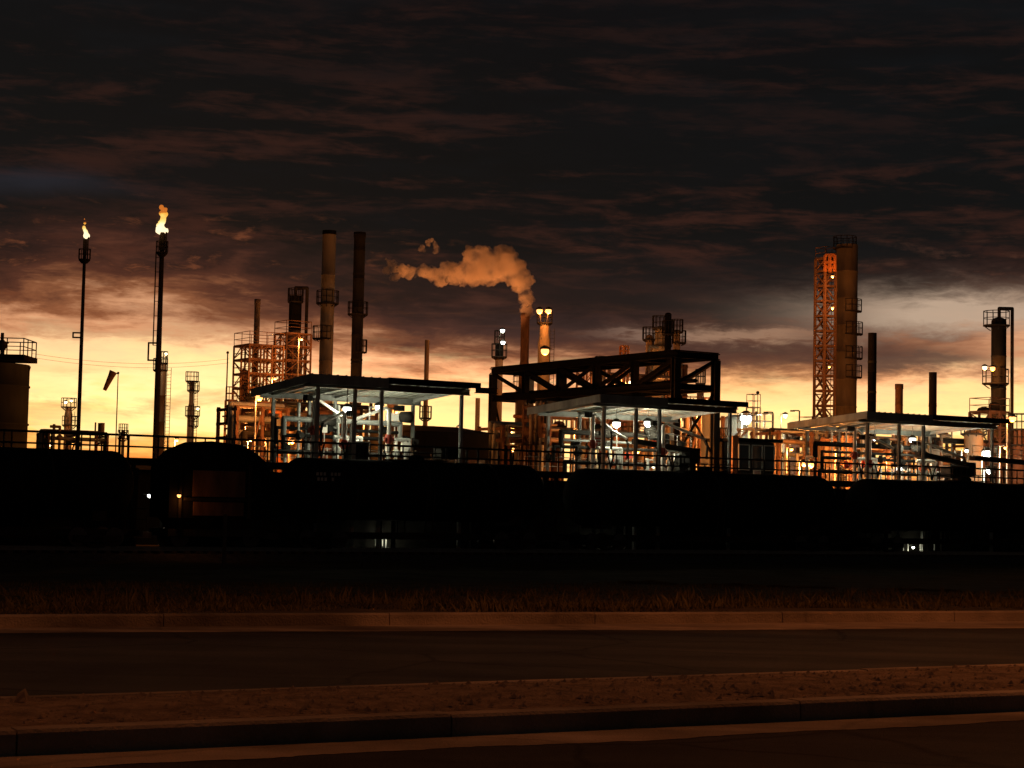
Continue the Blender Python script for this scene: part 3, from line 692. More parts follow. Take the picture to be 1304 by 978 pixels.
# inclined dark gangways/booms
def boom(pa, pb, Da, Db, r, label):
    a = P(*pa, Da); b = P(*pb, Db); t = thing('gangway', label, 'gangway', b, 'folding gangways on the racks')
    MB().bar(a, b, r*1.6, r).build('beam', M['dark'], t)
    MB().railing([a+Z*.1, b+Z*.1], .7, 1.2, .025).build('handrail', M['galv'], t)
    MB().box(b-Z*.3, (.8, .8, .9), TA).build('counterweight', M['black'], t)
    MB().bar(down(b-Z*.7, 4.7 if b.z > 5.4 else 0), b-Z*.7, .2).build('post', M['dark'], t)
boom((808, 562), (880, 574), 112, 115, .3, 'dark folding gangway at the right end of the middle rack')
boom((1168, 577), (1232, 592), 124, 127, .28, 'dark folding gangway at the right end of the right rack')
boom((1238, 583), (1316, 590), 122, 126, .3, 'flat folding gangway at the far right of the walkway')
for px, py, wp, hp, D, l in ((455, 575, 22, 22, 102, 'dark pump cabinet on the left rack deck'), (568, 578, 26, 14, 106, 'low dark pump cabinet right of the left canopy'), (870, 590, 26, 20, 116, 'dark pump cabinet at the right end of the middle rack'), (1215, 602, 30, 14, 126, 'dark pump cabinet on the right rack deck')):
    c_ = P(px, py, D); W = wp/FPX*D; H = hp/FPX*D; t = thing('pump_cabinet', l, 'cabinet', Vector((c_.x, c_.y, 4.0)))
    MB().box(c_, (W, .9, H), TA).build('housing', M['dark'], t); MB().box(c_+Z*(H/2+.04), (W+.15, 1.05, .08), TA).build('lid', M['grey'], t)
    k = MB(); 
    for i in range(3): k.box(c_-ND*.47+TD*(W*(i-1)*.3), (W*.2, .03, H*.7), TA)
    k.build('door', M['black'], t)

# ------------------------------------------------------------------ truss bridge
t = thing('truss_bridge', 'large black steel truss bridge on tall columns above the middle canopy', 'truss bridge', F(41, 3, 0))
c0 = down(P(861, 447, 120.3)); v_, w_ = 3.25, 22.1; zt = 12.8; zb = 10.75
def Q(a, b, z): return c0 + TD*(a*v_) + ND*(b*w_) + Z*z
for a in (0, 1):
    MB().ibeam(Q(a, -.01, zt), Q(a, 1.01, zt), .34, .4, .07).build('top_chord', M['black'], t)
    MB().ibeam(Q(a, -.01, zb), Q(a, 1.01, zb), .34, .42, .07).build('bottom_chord', M['black'], t)
    NB = 5
    for i in range(1, NB): MB().ibeam(Q(a, i/NB, zb+.24), Q(a, i/NB, zt-.22), .42, .4, .08).build('strut', M['black'], t)
    for i in range(NB):
        hi_, lo = (i, i+1) if i < NB/2-.5 else (i+1, i)
        if i == 2: MB().bar(Q(a, i/NB+.01, zt-.25), Q(a, (i+1)/NB-.01, zb+.25), .2).build('diagonal', M['black'], t)
        MB().bar(Q(a, (i+.02 if hi_ > i else i+.98)/NB, zb+.25), Q(a, (i+.98 if hi_ > i else i+.02)/NB, zt-.25), .22).build('diagonal', M['black'], t)
    for b in (0, 1):
        MB().ibeam(Q(a, b, 0), Q(a, b, zt-.22), .46, .46, .08).build('column', M['grey' if (a, b) == (1, 1) else 'dark'], t)  # far right column is grey: the light on it is put into its colour
for i in range(6):
    MB().ibeam(Q(0.07, i/5, zt-.02), Q(.93, i/5, zt-.02), .24, .4, .06).build('cross_beam', M['black'], t)
    MB().ibeam(Q(0.07, i/5, zb), Q(.93, i/5, zb), .24, .4, .06).build('cross_beam', M['black'], t)
for b, zlo in ((1, .4), (0, 6.5)):
    MB().bar(Q(.07, b, zlo), Q(.93, b, zb-.4), .14).build('brace', M['black'], t)
    MB().bar(Q(.93, b, zlo+.0), Q(.07, b, zb-.4), .12).build('brace', M['black'], t)
MB().bar(Q(.07, 0, zb+.3), Q(.93, 0, zt-.3), .16).build('brace', M['black'], t)
dk = MB(); dk.add([Q(a, b, zt+.23+h) for a in (-.05, 1.05) for b in (-.005, 1.005) for h in (0, .06)], [(0, 1, 3, 2), (4, 6, 7, 5), (0, 4, 5, 1), (2, 3, 7, 6), (0, 2, 6, 4), (1, 5, 7, 3)]); dk.build('roof_deck', M['black'], t)
for i, (a, r_) in enumerate(((.5, .14),)):
    MB().tube(Q(a, -.0, zb+.3+r_), Q(a, 1.05, zb+.3+r_), r_, n=12).build('pipe', M['black'], t)
# link beam between left canopy and truss
lb = MB(); lb.ibeam(P(606, 497, 110), P(632, 498, 113), .2, .34, .05); one(lb, 'link_beam', M['black'], 'thin dark beam bridging the left canopy and the truss columns', 'beam', F(27.4, 5, 8.7))

# ------------------------------------------------------------------ columns, stacks
def column(name, label, cat, px, pyt, wpx, D, m_='tan', plats=(), ladder=0, top='flat', steps=(), z0=0, pipe=0, grp=None, bands=0, taper=1, rail=True, topm=None):
    p = P(px, pyt, D); R = wpx/2/FPX*D; zt_ = p.z; b = Vector((p.x, p.y, z0)); k = FPX/D; H = 0
    t = thing(name, label, cat, b, grp)
    prof = [(R*taper, 0)]
    for (py, w2) in steps:     # body is wider below these picture rows
        z = P(px, py, D).z
        prof = [(w2/2/k, 0), (w2/2/k, z-z0)] + [(prof[-1][0] if False else R, z-z0+.8)]
    H = zt_-z0
    if not steps:
        zq = 2.6
        while zq < H-1.5: prof += [(R, zq-.07), (R*1.03, zq-.06), (R*1.03, zq+.06), (R, zq+.07)]; zq += 2.6
    if top == 'dome':
        prof += [(R, H-R*.6)] + [(max(.02, R*cos(a*pi/12)), H-R*.6+R*.6*sin(a*pi/12)) for a in range(1, 7)]
    elif top == 'rim':
        prof += [(R, H-.5), (R*1.08, H-.48), (R*1.08, H), (R*.85, H), (R*.85, H-1.2)]
    else: prof += [(R, H)]
    MB().lathe(b, prof, 28).build('shell', M[m_], t)
    if topm: MB().lathe(b, [(R*1.015, H-topm), (R*1.015, H+.01)], 28).build('cap', M['black'], t)  # black band puts the unlit, sooty top into the colour
    if bands:
        for i in range(bands): z = H*(i+1)/(bands+1); MB().lathe(b, [(R*1.05, z), (R*1.05, z+.2)], 28).build('band', M['dark'], t)
    for pl in plats:
        py, w2 = pl[:2]; sh = pl[2] if len(pl) > 2 else 0
        z = P(px, py, D).z; r2 = w2/2/k; c_ = Vector((b.x+sh/k, b.y, z))
        pf = MB().lathe(c_, [(r2*.9, -.12), (r2, -.1), (r2, 0)], 16).build('platform', M['dark'], t)
        bk = MB()
        for a in range(0, 8): an = a*pi/4; bk.bar(c_+Vector((R*.9*cos(an), R*.9*sin(an), -.9*min(1, r2-R))), c_+Vector((r2*.92*cos(an), r2*.92*sin(an), -.12)), .06)
        bk.build('bracket', M['dark'], t)
        if rail:
            pts = [c_+Vector((r2*.97*cos(a*pi/6), r2*.97*sin(a*pi/6), 0)) for a in range(13)]
            MB().railing(pts, 1.1, 3, .035).build('railing', M['dark'], t)
    if ladder:
        ld = MB(); x = b.x+ladder*(R+.3)
        for dy in (-.2, .2): ld.tube((x, b.y-.25+dy*.2, z0), (x+dy, b.y-.25, zt_), .03, n=6) if False else ld.tube((x+dy, b.y-.25, z0), (x+dy, b.y-.25, zt_-.5), .03, n=6)
        zz = z0+.4
        while zz < zt_-.6: ld.tube((x-.2, b.y-.25, zz), (x+.2, b.y-.25, zz), .018, n=5); zz += .35
        zz = z0+3
        while zz < zt_-1: ld.bar((x, b.y-.25, zz), (b.x+ladder*R*.8, b.y-.1, zz), .05); zz += 3
        ld.build('ladder', M['dark'], t)
    if pipe:
        x = b.x+pipe*(R+.45); r_ = .14
        MB().path([Vector((b.x, b.y-.1, zt_-.1)), Vector((b.x, b.y-.1, zt_+.7)), Vector((x, b.y-.1, zt_+.7)), Vector((x, b.y-.1, z0))], r_, 8).build('overhead_pipe', M['dark'], t)
    return t
# left storage tank
t = column('storage_tank', 'dark vertical storage tank with railed platform at the left edge', 'storage tank', -8, 464, 90, 130, 'tank', top='flat')
p = P(-8, 458, 130); k = FPX/130; W = 53/k
MB().box(Vector((p.x, p.y-1.2, p.z)), (2*W, 3.6, .35)).build('platform', M['black'], t)
b4 = [Vector((p.x+i*W*.97, p.y-1.2+j*1.7, p.z+.18)) for i, j in ((-1, -1), (1, -1), (1, 1), (-1, 1), (-1, -1))]
MB().railing(b4, 1.1, 1.1, .04).build('railing', M['dark'], t)
q = P(36, 466, 130); MB().bar(q, q-Z*2.4-Vector((.5, 0, 0)), .3).build('bracket', M['dark'], t)
q = P(2, 455, 130); 
MB().path([q, q+Z*1.7], .12).lathe(q+Z*.5, [(.2, 0), (.35, .2), (.35, .5), (.15, .7)], 12).bar(q+Z*1.1, q+Z*1.0+Vector((.45, 0, 0)), .12).build('vent_valve', M['dark'], t)

# flares
fm = bpy.data.materials.new('flame'); fm.use_nodes = True; nt2 = fm.node_tree; pb = nt2.nodes['Principled BSDF']
tcn = nt2.nodes.new('ShaderNodeTexCoord'); spn = nt2.nodes.new('ShaderNodeSeparateXYZ'); crn = nt2.nodes.new('ShaderNodeValToRGB')
nzn = nt2.nodes.new('ShaderNodeTexNoise'); nzn.inputs['Scale'].default_value = 2.2; mth = nt2.nodes.new('ShaderNodeMath'); mth.operation = 'MULTIPLY_ADD'; mth.inputs[1].default_value = .5
nt2.links.new(tcn.outputs['Generated'], spn.inputs[0]); nt2.links.new(tcn.outputs['Object'], nzn.inputs['Vector'])
nt2.links.new(nzn.outputs['Fac'], mth.inputs[0]); nt2.links.new(spn.outputs[2], mth.inputs[2]); nt2.links.new(mth.outputs[0], crn.inputs[0])
while len(crn.color_ramp.elements) < 4: crn.color_ramp.elements.new(.5)
for e, (ps, cc) in zip(crn.color_ramp.elements, [(.45, (1.5, 1.2, .7)), (.72, (1.2, .8, .22)), (.98, (1.0, .45, .05)), (1.0, (.6, .16, .02))]):
    e.position = ps; e.color = (*cc, 1)
pb.inputs['Base Color'].default_value = (0, 0, 0, 1); nt2.links.new(crn.outputs[0], pb.inputs['Emission Color']); pb.inputs['Emission Strength'].default_value = 1.0
def flame(blobs, D, label, power, base):
    mb = MB()
    for px, py, r in blobs:
        c_ = P(px, py, D); mb.ball(c_, r/FPX*D, 20, 14)
    o = mb.build('flame', fm, None, base); tag(o, label, 'flame')
    rm = o.modifiers.new('r', 'REMESH'); rm.mode = 'VOXEL'; rm.voxel_size = .06; rm.use_smooth_shade = True
    tx = bpy.data.textures.new('flame_noise', 'CLOUDS'); tx.noise_scale = .5; dp = o.modifiers.new('d', 'DISPLACE'); dp.texture = tx; dp.strength = .45; dp.mid_level = .5; dp.texture_coords = 'GLOBAL'
    light(o, P(blobs[0][0], blobs[0][1], D)-Vector((0, 1.2, 0)), (1, .45, .15), power, .4)
def flare(pxt, pyt, wpx, D, pl, label, bracket, ladder):
    p = P(pxt, pyt, D); b = down(p); R = wpx/2/FPX*D; k = FPX/D
    t = thing('flare_stack', label, 'flare stack', b)
    MB().lathe(b, [(R*1.25, 0), (R*1.2, p.z*.5), (R*.95, p.z-1.4), (R*1.2, p.z-1.3), (R*1.2, p.z-.3), (R*.9, p.z)], 16).build('pipe', M['black'], t)
    z = P(pxt, pl, D).z; c_ = Vector((b.x, b.y, z)); r2 = 7.5/k
    MB().lathe(c_, [(r2*.5, -.35), (r2, -.1), (r2, 0)], 14).build('platform', M['black'], t)
    MB().railing([c_+Vector((r2*cos(a*pi/4), r2*sin(a*pi/4), 0)) for a in range(9)], .8, 3, .03).build('railing', M['black'], t)
    MB().tube(c_+Vector((R+.1, 0, 0)), Vector((b.x+R+.1, b.y, p.z+.1)), .06, n=6).build('pilot_pipe', M['black'], t)
    ld = MB(); x = b.x-R-.25
    if ladder:
        ld.tube((x, b.y, P(pxt, 440, D).z), (x, b.y, z), .05, n=6)
        zz = P(pxt, 440, D).z
        while zz < z: ld.bar((x, b.y, zz), (b.x, b.y, zz), .04); zz += 1.1
        ld.build('riser_pipe', M['black'], t)
    (ya, yb, wd) = bracket
    za = P(pxt, ya, D).z; zb_ = P(pxt, yb, D).z; xa = b.x-R
    MB().path([Vector((xa, b.y, za)), Vector((xa-wd/k, b.y, za)), Vector((xa-wd/k, b.y, zb_)), Vector((xa, b.y, zb_))], .07, 6).build('side_pipe', M['black'], t)
    return p
p1 = flare(108.5, 303, 4.2, 150, 330, 'slimmer flare stack with the smaller flame, at the far left', (424, 430, 9), False)
flame([(108.7, 300, 4), (108.5, 295, 3.4), (107.8, 290, 2.4), (107.8, 284, 1.7), (107.4, 279, 1.0)], 150, 'small pale flame on the leftmost flare stack', 60, p1)
p2 = flare(207, 296, 6.2, 140, 321, 'taller flare stack with the larger flame, right of the windsock', (437, 459, 10), True)
flame([(205.5, 292, 6.5), (203, 289, 5), (209.5, 293, 4.5), (206, 284, 4.2), (207, 279, 3.6), (208.5, 273, 5.5), (209, 268, 4.2), (206, 264, 2.5)], 140, 'large yellow flame on the taller flare stack', 150, p2)
# windsock
p = P(150.5, 475, 140); t = thing('windsock_mast', 'slender mast carrying a drooping dark windsock', 'windsock', down(p))
MB().tube(down(p), p, .06, .035, n=8).ball(p, .1, 8, 5).build('mast', M['dark'], t)
a = P(144.5, 473, 140); b = P(133, 497, 140)
MB().tube(p-Z*.1, a, .025, n=6).build('arm', M['dark'], t)
MB().tube(a, a.lerp(b, .25), .3, .24, n=14).tube(a.lerp(b, .25), b, .24, .14, n=14).build('sock', M['sock'], t)

SM = 'small_column'
column('process_column', 'short orange-lit column with railed top and white lamps, left of the leftmost flare', 'column', 87.5, 519, 7, 240, 'tan', plats=((518, 20), (541, 20, 2)), ladder=1, steps=((528, 10),))
column('vent_pipe', 'thin pale vent pipe beside the vertical storage tank', 'pipe', 69, 540, 3.5, 220, 'tan2')
column('process_column', 'tan cylindrical column directly behind the taller flare stack', 'column', 206.5, 462, 12, 185, 'tan', plats=((462, 14), (471, 19, -2)), ladder=1, top='dome')
column('process_column', 'slim tan column with three small platforms, right of the taller flare', 'column', 244.5, 485, 6, 230, 'tan', plats=((485, 17), (497, 16, 2), (529, 19, 2), (542, 14, 3)), ladder=1, steps=((521, 9),))
column('process_column', 'tiny column with lamps between the windsock and taller flare', 'column', 157, 548, 4, 260, 'tan2', plats=((550, 12), (558, 14)))
column('chimney', 'thin plain orange-brown chimney rising through the steel lattice', 'chimney', 328, 381, 7.5, 165, 'tan', bands=0, top='rim')
column('process_column', 'dark-topped column with looped overhead pipe inside the steel lattice', 'column', 376.5, 377, 16, 160, 'tan', plats=((384, 20),), pipe=1, top='dome', steps=((438, 22),), topm=3.0)
column('chimney', 'tallest tan chimney with black ring platform, left of the dark chimney', 'chimney', 419.5, 294, 17.5, 170, 'tan2', plats=((386, 29), (431, 26, -5)), top='flat', ladder=0, bands=0, topm=.35)
column('chimney', 'tall dark blackish chimney with ring platform, right of the tan chimney', 'chimney', 458.3, 296, 14.5, 172, 'dark', plats=((400, 26), (448, 18, 4)), top='rim', bands=6)
column('chimney', 'thin lone orange-brown chimney right of the left canopy posts', 'chimney', 544, 433, 6, 180, 'tan', plats=((532, 16),))
column('process_column', 'small pale stub column behind the left canopy edge', 'column', 608.5, 507, 6, 160, 'tan2')
column('process_column', 'slim orange column with caged dark head and two white lamps, left of the smoking stack', 'column', 636, 437, 10, 165, 'tan', plats=((454, 20), (437, 13)), top='flat', topm=1.4)
column('smokestack', 'brown smokestack giving off the orange smoke plume', 'smokestack', 669, 399, 11, 190, 'rust', plats=((493, 20, -4),), top='rim', steps=((470, 14),))
column('process_column', 'brightly lit orange column with two lamps on its railed head, right of the smokestack', 'column', 693.5, 412, 12, 180, 'tan2', plats=((411, 20),), steps=((438, 16),), ladder=1)
column('process_column', 'orange column rising between the truss and the smokestack, cut by the bracing', 'column', 692, 520, 17, 150, 'tan2', top='dome')
column('process_column', 'pale tan column with platforms behind the right end of the truss', 'column', 840.5, 415, 12, 170, 'tan2', plats=((418, 20), (440, 26, 3)), top='dome', steps=((445, 18),))
column('process_column', 'lower lumpy orange vessel left of the black stub stack', 'column', 827, 426, 9, 172, 'tan', plats=((432, 18),), top='dome')
column('chimney', 'short black stack rising above the right end of the truss', 'chimney', 851, 398, 8.5, 160, 'black', plats=((425, 15),), top='dome')
column('process_column', 'cluttered pale column head right of the black stub stack', 'column', 862, 420, 9, 175, 'tan', plats=((422, 16), (436, 18, 3)), top='flat')
column('process_column', 'small boxy dark head with railing seen inside the truss end', 'column', 892, 492, 9, 150, 'rust', plats=((488, 13),))
column('process_column', 'broad tall tan column beside the orange stair tower', 'column', 1079, 312, 27, 180, 'brown', plats=((316, 30, -3), (396, 31, 4), (425, 32, 5), (456, 32, 5), (480, 31, 5)), top='flat', ladder=-1)
column('chimney', 'dark chimney standing right of the broad tan column', 'chimney', 1111, 424, 11, 170, 'black', top='flat', bands=6)
column('chimney', 'shortest brown chimney above the right canopy', 'chimney', 1145, 489, 10, 175, 'rust', top='rim')
column('chimney', 'dark banded chimney above the right canopy, right of the shortest one', 'chimney', 1188, 474, 10, 172, 'dark', top='flat', bands=4)
column('process_column', 'dark domed column with railed platform and side pipe at the far right', 'column', 1272, 404, 19, 150, 'dark', plats=((414, 34, -3), (488, 34, -4)), top='dome', pipe=1, ladder=0)
column('process_column', 'brown column cut by the right edge of the view', 'column', 1298, 546, 16, 140, 'rust', plats=((546, 24), (566, 22)))
# vessels standing behind the canopies
for i, (px, py, wp, D, mm, l) in enumerate((
    (311, 470, 11, 152, 'rust', 'rusty vessel high in the left bay of the steel lattice'), (322, 500, 17, 150, 'dark', 'dark fat vessel low in the left bay of the steel lattice'), (345, 512, 15, 149, 'rust', 'rusty vessel in the right bay of the steel lattice'),
    (376, 512, 20, 132, 'tan', 'orange vessel left of the left canopy posts'), (412, 522, 18, 128, 'rust', 'rusty vessel behind the left canopy posts'), (444, 530, 26, 135, 'rust', 'broad brown vessel behind the first lamp of the left canopy'),
    (500, 508, 14, 128, 'tan', 'slim orange vessel behind the whitish board'), (548, 556, 10, 140, 'tan2', 'short vessel behind the dark shed'),
    (664, 492, 15, 140, 'tan', 'orange vessel between the bracing of the truss end'), (712, 536, 15, 128, 'rust', 'rusty vessel behind the left posts of the middle canopy'), (742, 560, 20, 134, 'tan', 'stout vessel left of the small red lettered sign'),
    (800, 548, 22, 127, 'tan2', 'pale vessel between the two lamps of the middle canopy'), (815, 560, 14, 131, 'tan', 'narrow vessel below the right lamp of the middle canopy'), (850, 530, 14, 140, 'tan', 'orange vessel behind the long white board'),
    (903, 524, 20, 128, 'grey', 'grey square-shouldered vessel right of the middle canopy posts'), (918, 560, 14, 126, 'tan2', 'pale short vessel beside the orange column of the cabin'),
    (1001, 550, 9, 140, 'tan', 'left orange upright vessel beside the dark cabin'), (1012, 552, 10, 142, 'rust', 'right rusty upright vessel beside the dark cabin'), (1050, 560, 16, 138, 'tan2', 'pale vessel behind the left edge of the right canopy'),
    (1090, 548, 22, 140, 'grey', 'grey vessel behind the near posts of the right canopy'), (1150, 552, 20, 142, 'tan', 'tan vessel below the large lamp of the right canopy'), (1240, 546, 24, 138, 'tan2', 'pale round vessel right of the right canopy'), (1262, 560, 22, 145, 'white', 'whitish vessel at the foot of the far right column'))):
    column('process_vessel', l, 'vessel', px, py, wp, D, mm, top='dome', plats=((py+6, wp*1.4),) if i % 2 else (), grp=None)

# cladded storage tank by the bright flood lamp
column('storage_tank', 'pale storage tank lit by the brightest white flood lamp', 'storage tank', 936, 528, 34, 145, 'lgrey', top='dome', plats=())
t = thing('lamp_platform', 'railed steel platform beside the brightest white flood lamp', 'platform', down(P(962, 546, 138)))
p = P(962, 547, 138); MB().box(p, (1.9, 2, .12), TA).build('deck', M['galv'], t)
MB().railing([p+TD*a+ND*b+Z*.06 for a, b in ((-.9, -.95), (.9, -.95), (.9, .95), (-.9, .95), (-.9, -.95))], 1.1, .9, .035).build('railing', M['galv'], t)
for a, b in ((-.85, -.9), (.85, -.9), (.85, .9), (-.85, .9)): MB().bar(down(p)+TD*a+ND*b, p+TD*a+ND*b-Z*.07, .14).build('leg', M['galv'], t)
st_ = MB(); a = P(938, 562, 137); b = P(952, 548, 137.5)
for dd in (0, .7): st_.bar(a+ND*dd, b+ND*dd, .06, .2)
for i in range(9): st_.box(a.lerp(b, (i+.5)/9)+ND*.35, (.22, .7, .03), TA)
st_.build('stair', M['galv'], t)

# ------------------------------------------------------------------ open steel frames
def frame(name, label, cat, pxl, pxr, levels, D, na=1, nb=1, m_='rust', rails=True, brace=True, leg=.125, ratio=1.0, z0=0, stairs=False, grp=None):
    Wp = (pxr-pxl)/FPX*D; a = Wp/(TD.x+ratio*ND.x*-1); b = a*ratio
    c_ = down(P((pxl+pxr)/2, levels[0], D)); o_ = c_ - TD*a/2 - ND*b/2
    zs = [P((pxl+pxr)/2, y, D).z for y in levels]; zt_ = max(zs)
    t = thing(name, label, cat, down(c_, z0), grp)
    for i in range(na+1):
        for j in range(nb+1):
            q = o_+TD*a*i/na+ND*b*j/nb; MB().bar(down(q, z0), down(q, zt_), leg).build('leg', M[m_], t)
    zz = sorted(zs)
    for li, z in enumerate(zz):
        mb = MB()
        for j in range(nb+1): mb.bar(down(o_+ND*b*j/nb, z), down(o_+ND*b*j/nb+TD*a, z), leg*.7, leg)
        for i in range(na+1): mb.bar(down(o_+TD*a*i/na, z+.004), down(o_+TD*a*i/na+ND*b, z+.004), leg*.7, leg)
        mb.build('floor_beam', M[m_], t)
        if rails:
            pts = [down(o_+TD*a*x_+ND*b*y_, z) for x_, y_ in ((0, 0), (1, 0), (1, 1), (0, 1), (0, 0))]
            MB().railing(pts, 1.05, 1.6, .03).build('railing', M[m_], t)
    allz = [z0]+zz
    if brace:
        for li in range(len(allz)-1):
            za, zb_ = allz[li], allz[li+1]
            if zb_-za < .8: continue
            br = MB()
            for i in range(na):
                for j in (0, nb):
                    q1 = o_+TD*a*i/na+ND*b*j/nb; q2 = o_+TD*a*(i+1)/na+ND*b*j/nb
                    if (i+j+li) % 2: q1, q2 = q2, q1
                    br.bar(down(q1, za+.1), down(q2, zb_-.1), leg*.5)
            for j in range(nb):
                for i in (0, na):
                    q1 = o_+TD*a*i/na+ND*b*j/nb; q2 = o_+TD*a*i/na+ND*b*(j+1)/nb
                    if (i+j+li) % 2: q1, q2 = q2, q1
                    br.bar(down(q1, za+.1), down(q2, zb_-.1), leg*.5)
            br.build('brace', M[m_], t)
    if stairs:
        for li in range(len(allz)-1):
            za, zb_ = allz[li], allz[li+1]; sb = MB(); q1 = o_+TD*a*.12+ND*b*.35; q2 = o_+TD*a*.88+ND*b*.35
            if li % 2: q1, q2 = q2, q1
            for dd in (0, .7): sb.bar(down(q1, za)+ND*dd, down(q2, zb_)+ND*dd, .06, .2)
            for i in range(8): sb.box(down(q1, za).lerp(down(q2, zb_), (i+.5)/8)+ND*.35, (.25, .7, .04), TA)
            sb.build('stair', M[m_], t)
    return t
frame('steel_lattice', 'wide rusty open steel lattice left of the left canopy', 'steel structure', 297, 362, [441, 459, 477, 495, 513, 530, 548], 152, 3, 2)
frame('steel_lattice', 'taller steel cage around the dark-topped column', 'steel structure', 349, 397, [426, 442, 460, 478, 500, 524, 548], 157, 2, 2)
frame('steel_lattice', 'low steel staging at the left foot of the lattice', 'steel structure', 287, 302, [510, 518, 546], 146, 1, 1)
frame('stair_tower', 'orange zigzag stair tower beside the broad tan column', 'stair tower', 1039, 1064, [330, 346, 365, 384, 403, 422, 441, 460, 479, 498, 517, 536], 172, 1, 1, 'rust', stairs=True, brace=True, leg=.2, rails=True)
frame('stair_tower', 'small square head rising above the orange stair tower', 'stair tower', 1051, 1063, [325, 334], 171, 1, 1, 'orange', leg=.2, rails=False, z0=P(1056, 346, 171).z)
frame('steel_lattice', 'steel staging glowing behind the right edge of the middle canopy', 'steel structure', 866, 896, [524, 545, 566], 136, 1, 1)
frame('steel_lattice', 'fine steel lattice seen through the truss openings', 'steel structure', 735, 765, [472, 490, 508], 160, 2, 1, rails=False, leg=.13)
frame('steel_lattice', 'steel platform with domed equipment left of the far right column', 'steel structure', 1236, 1284, [525, 545, 566], 142, 2, 1, leg=.15)
frame('steel_lattice', 'low railed platform on the skyline right of the middle canopy', 'steel structure', 951, 968, [519, 545], 150, 1, 1, 'galv', leg=.09, brace=False)
frame('steel_lattice', 'staging with orange lamp below the left edge of the right canopy', 'steel structure', 1018, 1052, [548, 566, 584], 150, 2, 1)
frame('steel_lattice', 'small lit hatch frame above the top chord of the truss', 'steel structure', 790, 800, [441, 447], 150, 1, 1, 'orange', leg=.14, rails=False, z0=P(795, 458, 150).z-10)
for px, py, wp, l in ((1253, 518, 18, 'left dark domed drum on the far right platform'), (1266, 512, 14, 'right dark domed drum on the far right platform')):
    p = P(px, py, 142); R = wp/2/FPX*142; mb = MB(); zl = P(1260, 525, 142).z+.1-p.z
    mb.lathe(p, [(R, zl), (R, -.3), (R*.8, -.1), (R*.3, 0)], 18); one(mb, 'drum', M['dark'], l, 'drum', Vector((p.x, p.y, p.z+zl)))
p = P(290, 449, 150); one(MB().tube(down(p), p, .09, .05, n=8).ball(p, .12, 8, 5), 'mast', M['dark'], 'thin dark mast at the left end of the steel lattice', 'mast', down(p))

# pipe racks
def pipe_rack(pxl, pxr, tops, D, seed, label, m_='rust', depth=3.0):
    rnd = random.Random(seed)
    a = down(P(pxl, tops[0], D)); L = (pxr-pxl)/FPX*D/TD.x
    zs = [P((pxl+pxr)/2, y, D+L*.25).z for y in tops]
    t = thing('pipe_rack', label, 'pipe rack', a+TD*L/2)
    nb_ = max(2, int(L/4.2))
    for i in range(nb_+1):
        q = a+TD*L*i/nb_
        for d in (0, depth): MB().bar(q+ND*d, down(q+ND*d, max(zs)+.1), .2).build('leg', M[m_], t)
        cb = MB()
        for z in zs: cb.bar(down(q-ND*.2, z-.1), down(q+ND*(depth+.2), z-.1), .16, .2)
        cb.build('cross_beam', M[m_], t)
        if i < nb_:
            q2 = a+TD*L*(i+1)/nb_
            if i % 2 == 0: MB().bar(down(q, 2.3), down(q2, max(zs)-.2), .1).build('brace', M[m_], t)
    for z in zs:
        for j in range(rnd.randint(3, 5)):
            r_ = rnd.choice((.08, .12, .16, .22)); d = .2+depth*.9*(j+.3)/5
            x0 = rnd.choice((0, 0, L*rnd.random()*.4)); x1 = rnd.choice((L, L, L*rnd.uniform(.6, .95)))
            q0_ = down(a+TD*x0+ND*d, z+r_); q1_ = down(a+TD*x1+ND*d, z+r_)
            e1 = down(q0_, z-rnd.uniform(1, 4)); e2 = down(q1_, z+rnd.choice((-3, -1.5, 1.2)))
            MB().path([e1, q0_, q1_, e2], r_, 8).build('pipe', M[rnd.choice(('tan', 'tan2', 'rust', 'grey', 'dark', 'lgrey'))], t)
    for j in range(int(L*1.0)):
        x_ = rnd.random()*L; r_ = rnd.choice((.06, .09, .13)); d = rnd.uniform(-.5, depth); zt_ = rnd.choice(zs)+rnd.uniform(-.6, 1.5)
        q = a+TD*x_+ND*d
        vp = MB(); vp.path([down(q, 2.2), down(q, zt_), down(q+TD*rnd.choice((-.9, .9)), zt_)], r_, 8)
        zv = rnd.uniform(3.5, max(4, zt_-.5)); vp.lathe(down(q, zv), [(r_*1.2, 0), (r_*2.2, .1), (r_*2.2, .35), (r_*1.2, .45)], 8)
        vp.build('vertical_pipe', M[rnd.choice(('tan', 'tan2', 'rust', 'white', 'orange'))], t)
    return t
pipe_rack(302, 362, (520, 538, 556), 124, 1, 'pipe rack left of the left canopy, glowing orange')
pipe_rack(362, 475, (518, 534, 550), 128, 2, 'pipe rack behind the left canopy posts')
pipe_rack(640, 705, (545, 560), 126, 3, 'pipe rack behind the end columns of the truss')
pipe_rack(700, 872, (520, 536, 552, 566), 122, 4, 'dense pipe rack behind the middle canopy')
pipe_rack(862, 925, (530, 550, 568), 132, 5, 'pipe rack between the middle canopy and the dark cabin')
pipe_rack(992, 1085, (552, 566, 582), 136, 6, 'pipe rack between the dark cabin and the right canopy')
pipe_rack(1085, 1190, (560, 574, 590), 132, 7, 'pipe rack behind the right canopy')
pipe_rack(1196, 1330, (566, 582, 596), 138, 8, 'pipe rack at the far right behind the walkway')
pipe_rack(62, 128, (553, 561), 170, 9, 'low distant pipe rack behind the leftmost flare')
pipe_rack(776, 880, (462, 480, 500), 150, 10, 'high pipe rack showing through the truss openings', depth=2)

